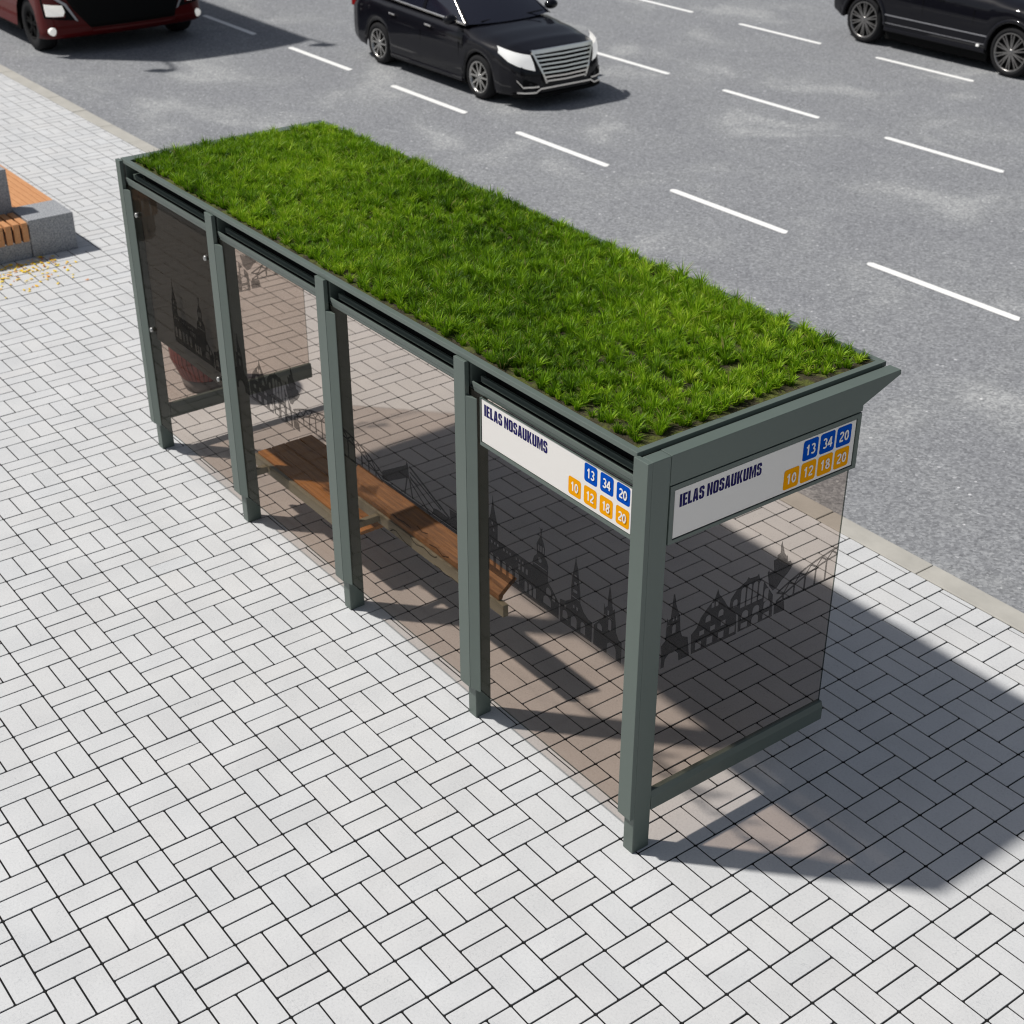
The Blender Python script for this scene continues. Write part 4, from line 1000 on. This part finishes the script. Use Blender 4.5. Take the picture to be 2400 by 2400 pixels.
mb = MB(); mb.box(BXF - BL + 0.1, BXF - 8.0, BY0 + 0.06, BY1 - 0.06, 0.22, 0.9); mb.box(BXF - 6.8, BXF - 1.45, BY0 + 0.06, BY1 - 0.06, 0.22, 0.9); mb.box(BXF - 7.99, BXF - 6.81, BY0 + 0.45, BY1 - 0.45, 0.20, 0.9); mb.box(BXF - 1.44, BXF - 0.35, BY0 + 0.42, BY1 - 0.42, 0.20, 0.9)
mb.build('underbody', M['black'], BS)
def bpatch(outline, d, mt, name, parent, back=0.05, sub=8):
    mb = MB(); pts = []
    n0 = len(outline)
    for i in range(n0):
        a, b = outline[i], outline[(i + 1) % n0]
        for k in range(sub): pts.append((lerp(a[0], b[0], k / sub), lerp(a[1], b[1], k / sub)))
    f = [(front_x(y) + d, y, z) for y, z in pts]; b = [(front_x(y) + d - back, y, z) for y, z in pts]; n = len(pts)
    c = (sum(p[0] for p in f) / n, sum(p[1] for p in f) / n, sum(p[2] for p in f) / n)
    mb.add(f + b, [tuple(range(n))] + [(i, (i + 1) % n, (i + 1) % n + n, i + n) for i in range(n)])
    return mb.build(name, mt, parent)
def bgrid(left, right, d, mt, name, parent):
    rows = []
    zs = np.linspace(left[0][1], left[-1][1], 9)
    for z in zs:
        a = float(np.interp(z, [p[1] for p in left], [p[0] for p in left])); b = float(np.interp(z, [p[1] for p in right], [p[0] for p in right]))
        rows.append([(front_x(y) + (d if 0 < k < 24 else d - 0.05), y, z) for k, y in enumerate([a] + list(np.linspace(a, b, 23)) + [b])])
    rows = [[(x - 0.05, y, z) for x, y, z in rows[0]]] + rows + [[(x - 0.05, y, z) for x, y, z in rows[-1]]]
    mb = MB(); mb.grid(rows); return mb.build(name, mt, parent)
grl = bgrid([(5.44, 0.40), (5.18, 0.72), (5.02, 1.02)], [(6.99, 0.40), (7.07, 0.62), (7.14, 1.02)], 0.032, M['black'], 'grille', BS)
bgrid([(5.46, 0.335), (5.44, 0.375)], [(6.97, 0.335), (6.99, 0.375)], 0.058, M['bus_red'], 'bumper_step', BS)
bgrid([(4.95, 1.30), (5.0, 2.86)], [(7.33, 1.30), (7.28, 2.86)], 0.012, M['car_glass'], 'windscreen', BS)
for sg in (-1, 1):
    Y = lambda a: byc + sg * (a + 0.09)
    hl = bpatch([(Y(1.33), 0.60), (Y(0.83), 0.535), (Y(0.99), 0.80), (Y(1.16), 0.93), (Y(1.36), 0.99)], 0.020, M['black'], 'headlight', BS, back=0.03, sub=5)
    bpatch([(Y(1.31), 0.635), (Y(1.05), 0.625), (Y(1.02), 0.70), (Y(1.05), 0.80), (Y(1.32), 0.83)], 0.034, M['lamp_soft'], 'lamp', hl, back=0.02, sub=5)
    bpatch([(Y(0.815), 0.525), (Y(0.855), 0.54), (Y(1.01), 0.79), (Y(1.17), 0.91), (Y(1.16), 0.95), (Y(0.98), 0.82)], 0.032, M['silver'], 'lamp_trim', hl, back=0.02, sub=3)
    mb = MB(); fy = Y(1.245); fx = front_x(fy) + 0.02
    mb.lathe([(0.001, fx + 0.03), (0.05, fx + 0.026), (0.068, fx + 0.012), (0.070, fx - 0.06)], (0, fy, 0.385), axis=0, n=20); mb.build('fog_light', M['lamp_soft'], BS)
    # mirror on a forward arm
    mb = MB(); y0 = Y(1.30); p = [(BXF - 0.45, y0, 2.96), (BXF - 0.05, Y(1.34), 3.0), (BXF + 0.34, Y(1.42), 2.94), (BXF + 0.44, Y(1.44), 2.80)]
    for a, b in zip(p[:-1], p[1:]): mb.tube(a, b, 0.035, n=8)
    ma = mb.build('mirror', M['black'], BS)
    mb = MB(); mb.box(BXF + 0.37, BXF + 0.50, *sorted((Y(1.34), Y(1.58))), 2.36, 2.80); mb.build('mirror_head', M['black'], ma, bevel=0.03)
    for wx in (BXF - 0.90, BXF - 7.4):
        wheel(BS, wx, byc + sg * (bh - 0.06), ROAD_Z + 0.44, 0.44, 0.25, 0.30, 10, M['black'], sg)
    for k in range(6):
        xa = BXF - 1.0 - k * 1.7
        mb = MB(); mb.box(xa - 1.58, xa, *sorted((byc + sg * (bh - 0.03), byc + sg * (bh + 0.004))), 1.35, 2.6)
        mb.build('side_window', M['car_glass'], BS)

# ------------------------------------------------------------------ light
sun_h = Vector((1.290, 1.225, -2.59)).normalized()          # travel direction of the light
elev = math.asin(-sun_h.z); az = math.atan2(-sun_h.y, -sun_h.x)
sd_ = bpy.data.lights.new('sun', 'SUN'); sd_.energy = 4.0; sd_.angle = math.radians(2.0); sd_.color = (1.0, 0.968, 0.925)
so = bpy.data.objects.new('sun', sd_); COL.objects.link(so); so.rotation_euler = sun_h.to_track_quat('-Z', 'Y').to_euler(); so.location = (0, 0, 30)
w = bpy.data.worlds.new('World'); scene.world = w; w.use_nodes = True
t = w.node_tree; t.nodes.clear()
sky = t.nodes.new('ShaderNodeTexSky'); sky.sky_type = 'NISHITA'; sky.sun_disc = False
sky.sun_elevation = elev; sky.sun_rotation = PI / 2 - az
sky.air_density = 1.0; sky.dust_density = 1.6; sky.ozone_density = 1.0
bg = t.nodes.new('ShaderNodeBackground'); bg.inputs[1].default_value = 0.066
wo = t.nodes.new('ShaderNodeOutputWorld'); hs = t.nodes.new('ShaderNodeHueSaturation'); hs.inputs['Saturation'].default_value = 0.56
t.links.new(sky.outputs[0], hs.inputs['Color']); t.links.new(hs.outputs[0], bg.inputs[0]); t.links.new(bg.outputs[0], wo.inputs[0])

# ------------------------------------------------------------------ camera
RM = [[0.5977337790978161, 0.8016945818621868, -0.0003560031689692771], [0.40196580732446147, -0.3000849944762748, -0.8650852477254297], [-0.6936409871593783, 0.5169475732634671, -0.5016247476247316]]
cam = bpy.data.cameras.new('camera'); co = bpy.data.objects.new('camera', cam); COL.objects.link(co)
cl = Vector((4.49307, -4.35304, 5.91617))
m4 = Matrix(((RM[0][0], -RM[1][0], -RM[2][0], cl.x), (RM[0][1], -RM[1][1], -RM[2][1], cl.y), (RM[0][2], -RM[1][2], -RM[2][2], cl.z), (0, 0, 0, 1)))
co.matrix_world = m4
cam.sensor_width = 36; cam.lens = 36 * 3468.177 / 2400; cam.clip_start = 0.1; cam.clip_end = 2500
cam.dof.use_dof = True; cam.dof.focus_distance = 7.6; cam.dof.aperture_fstop = 3.4
scene.camera = co
scene.view_settings.view_transform = 'Standard'; scene.view_settings.look = 'None'; scene.view_settings.gamma = 1; scene.view_settings.exposure = 0
scene.render.engine = 'CYCLES'; scene.cycles.use_denoising = True
scene.cycles.filter_width = 1.15; scene.cycles.transparent_max_bounces = 24; scene.cycles.max_bounces = 10
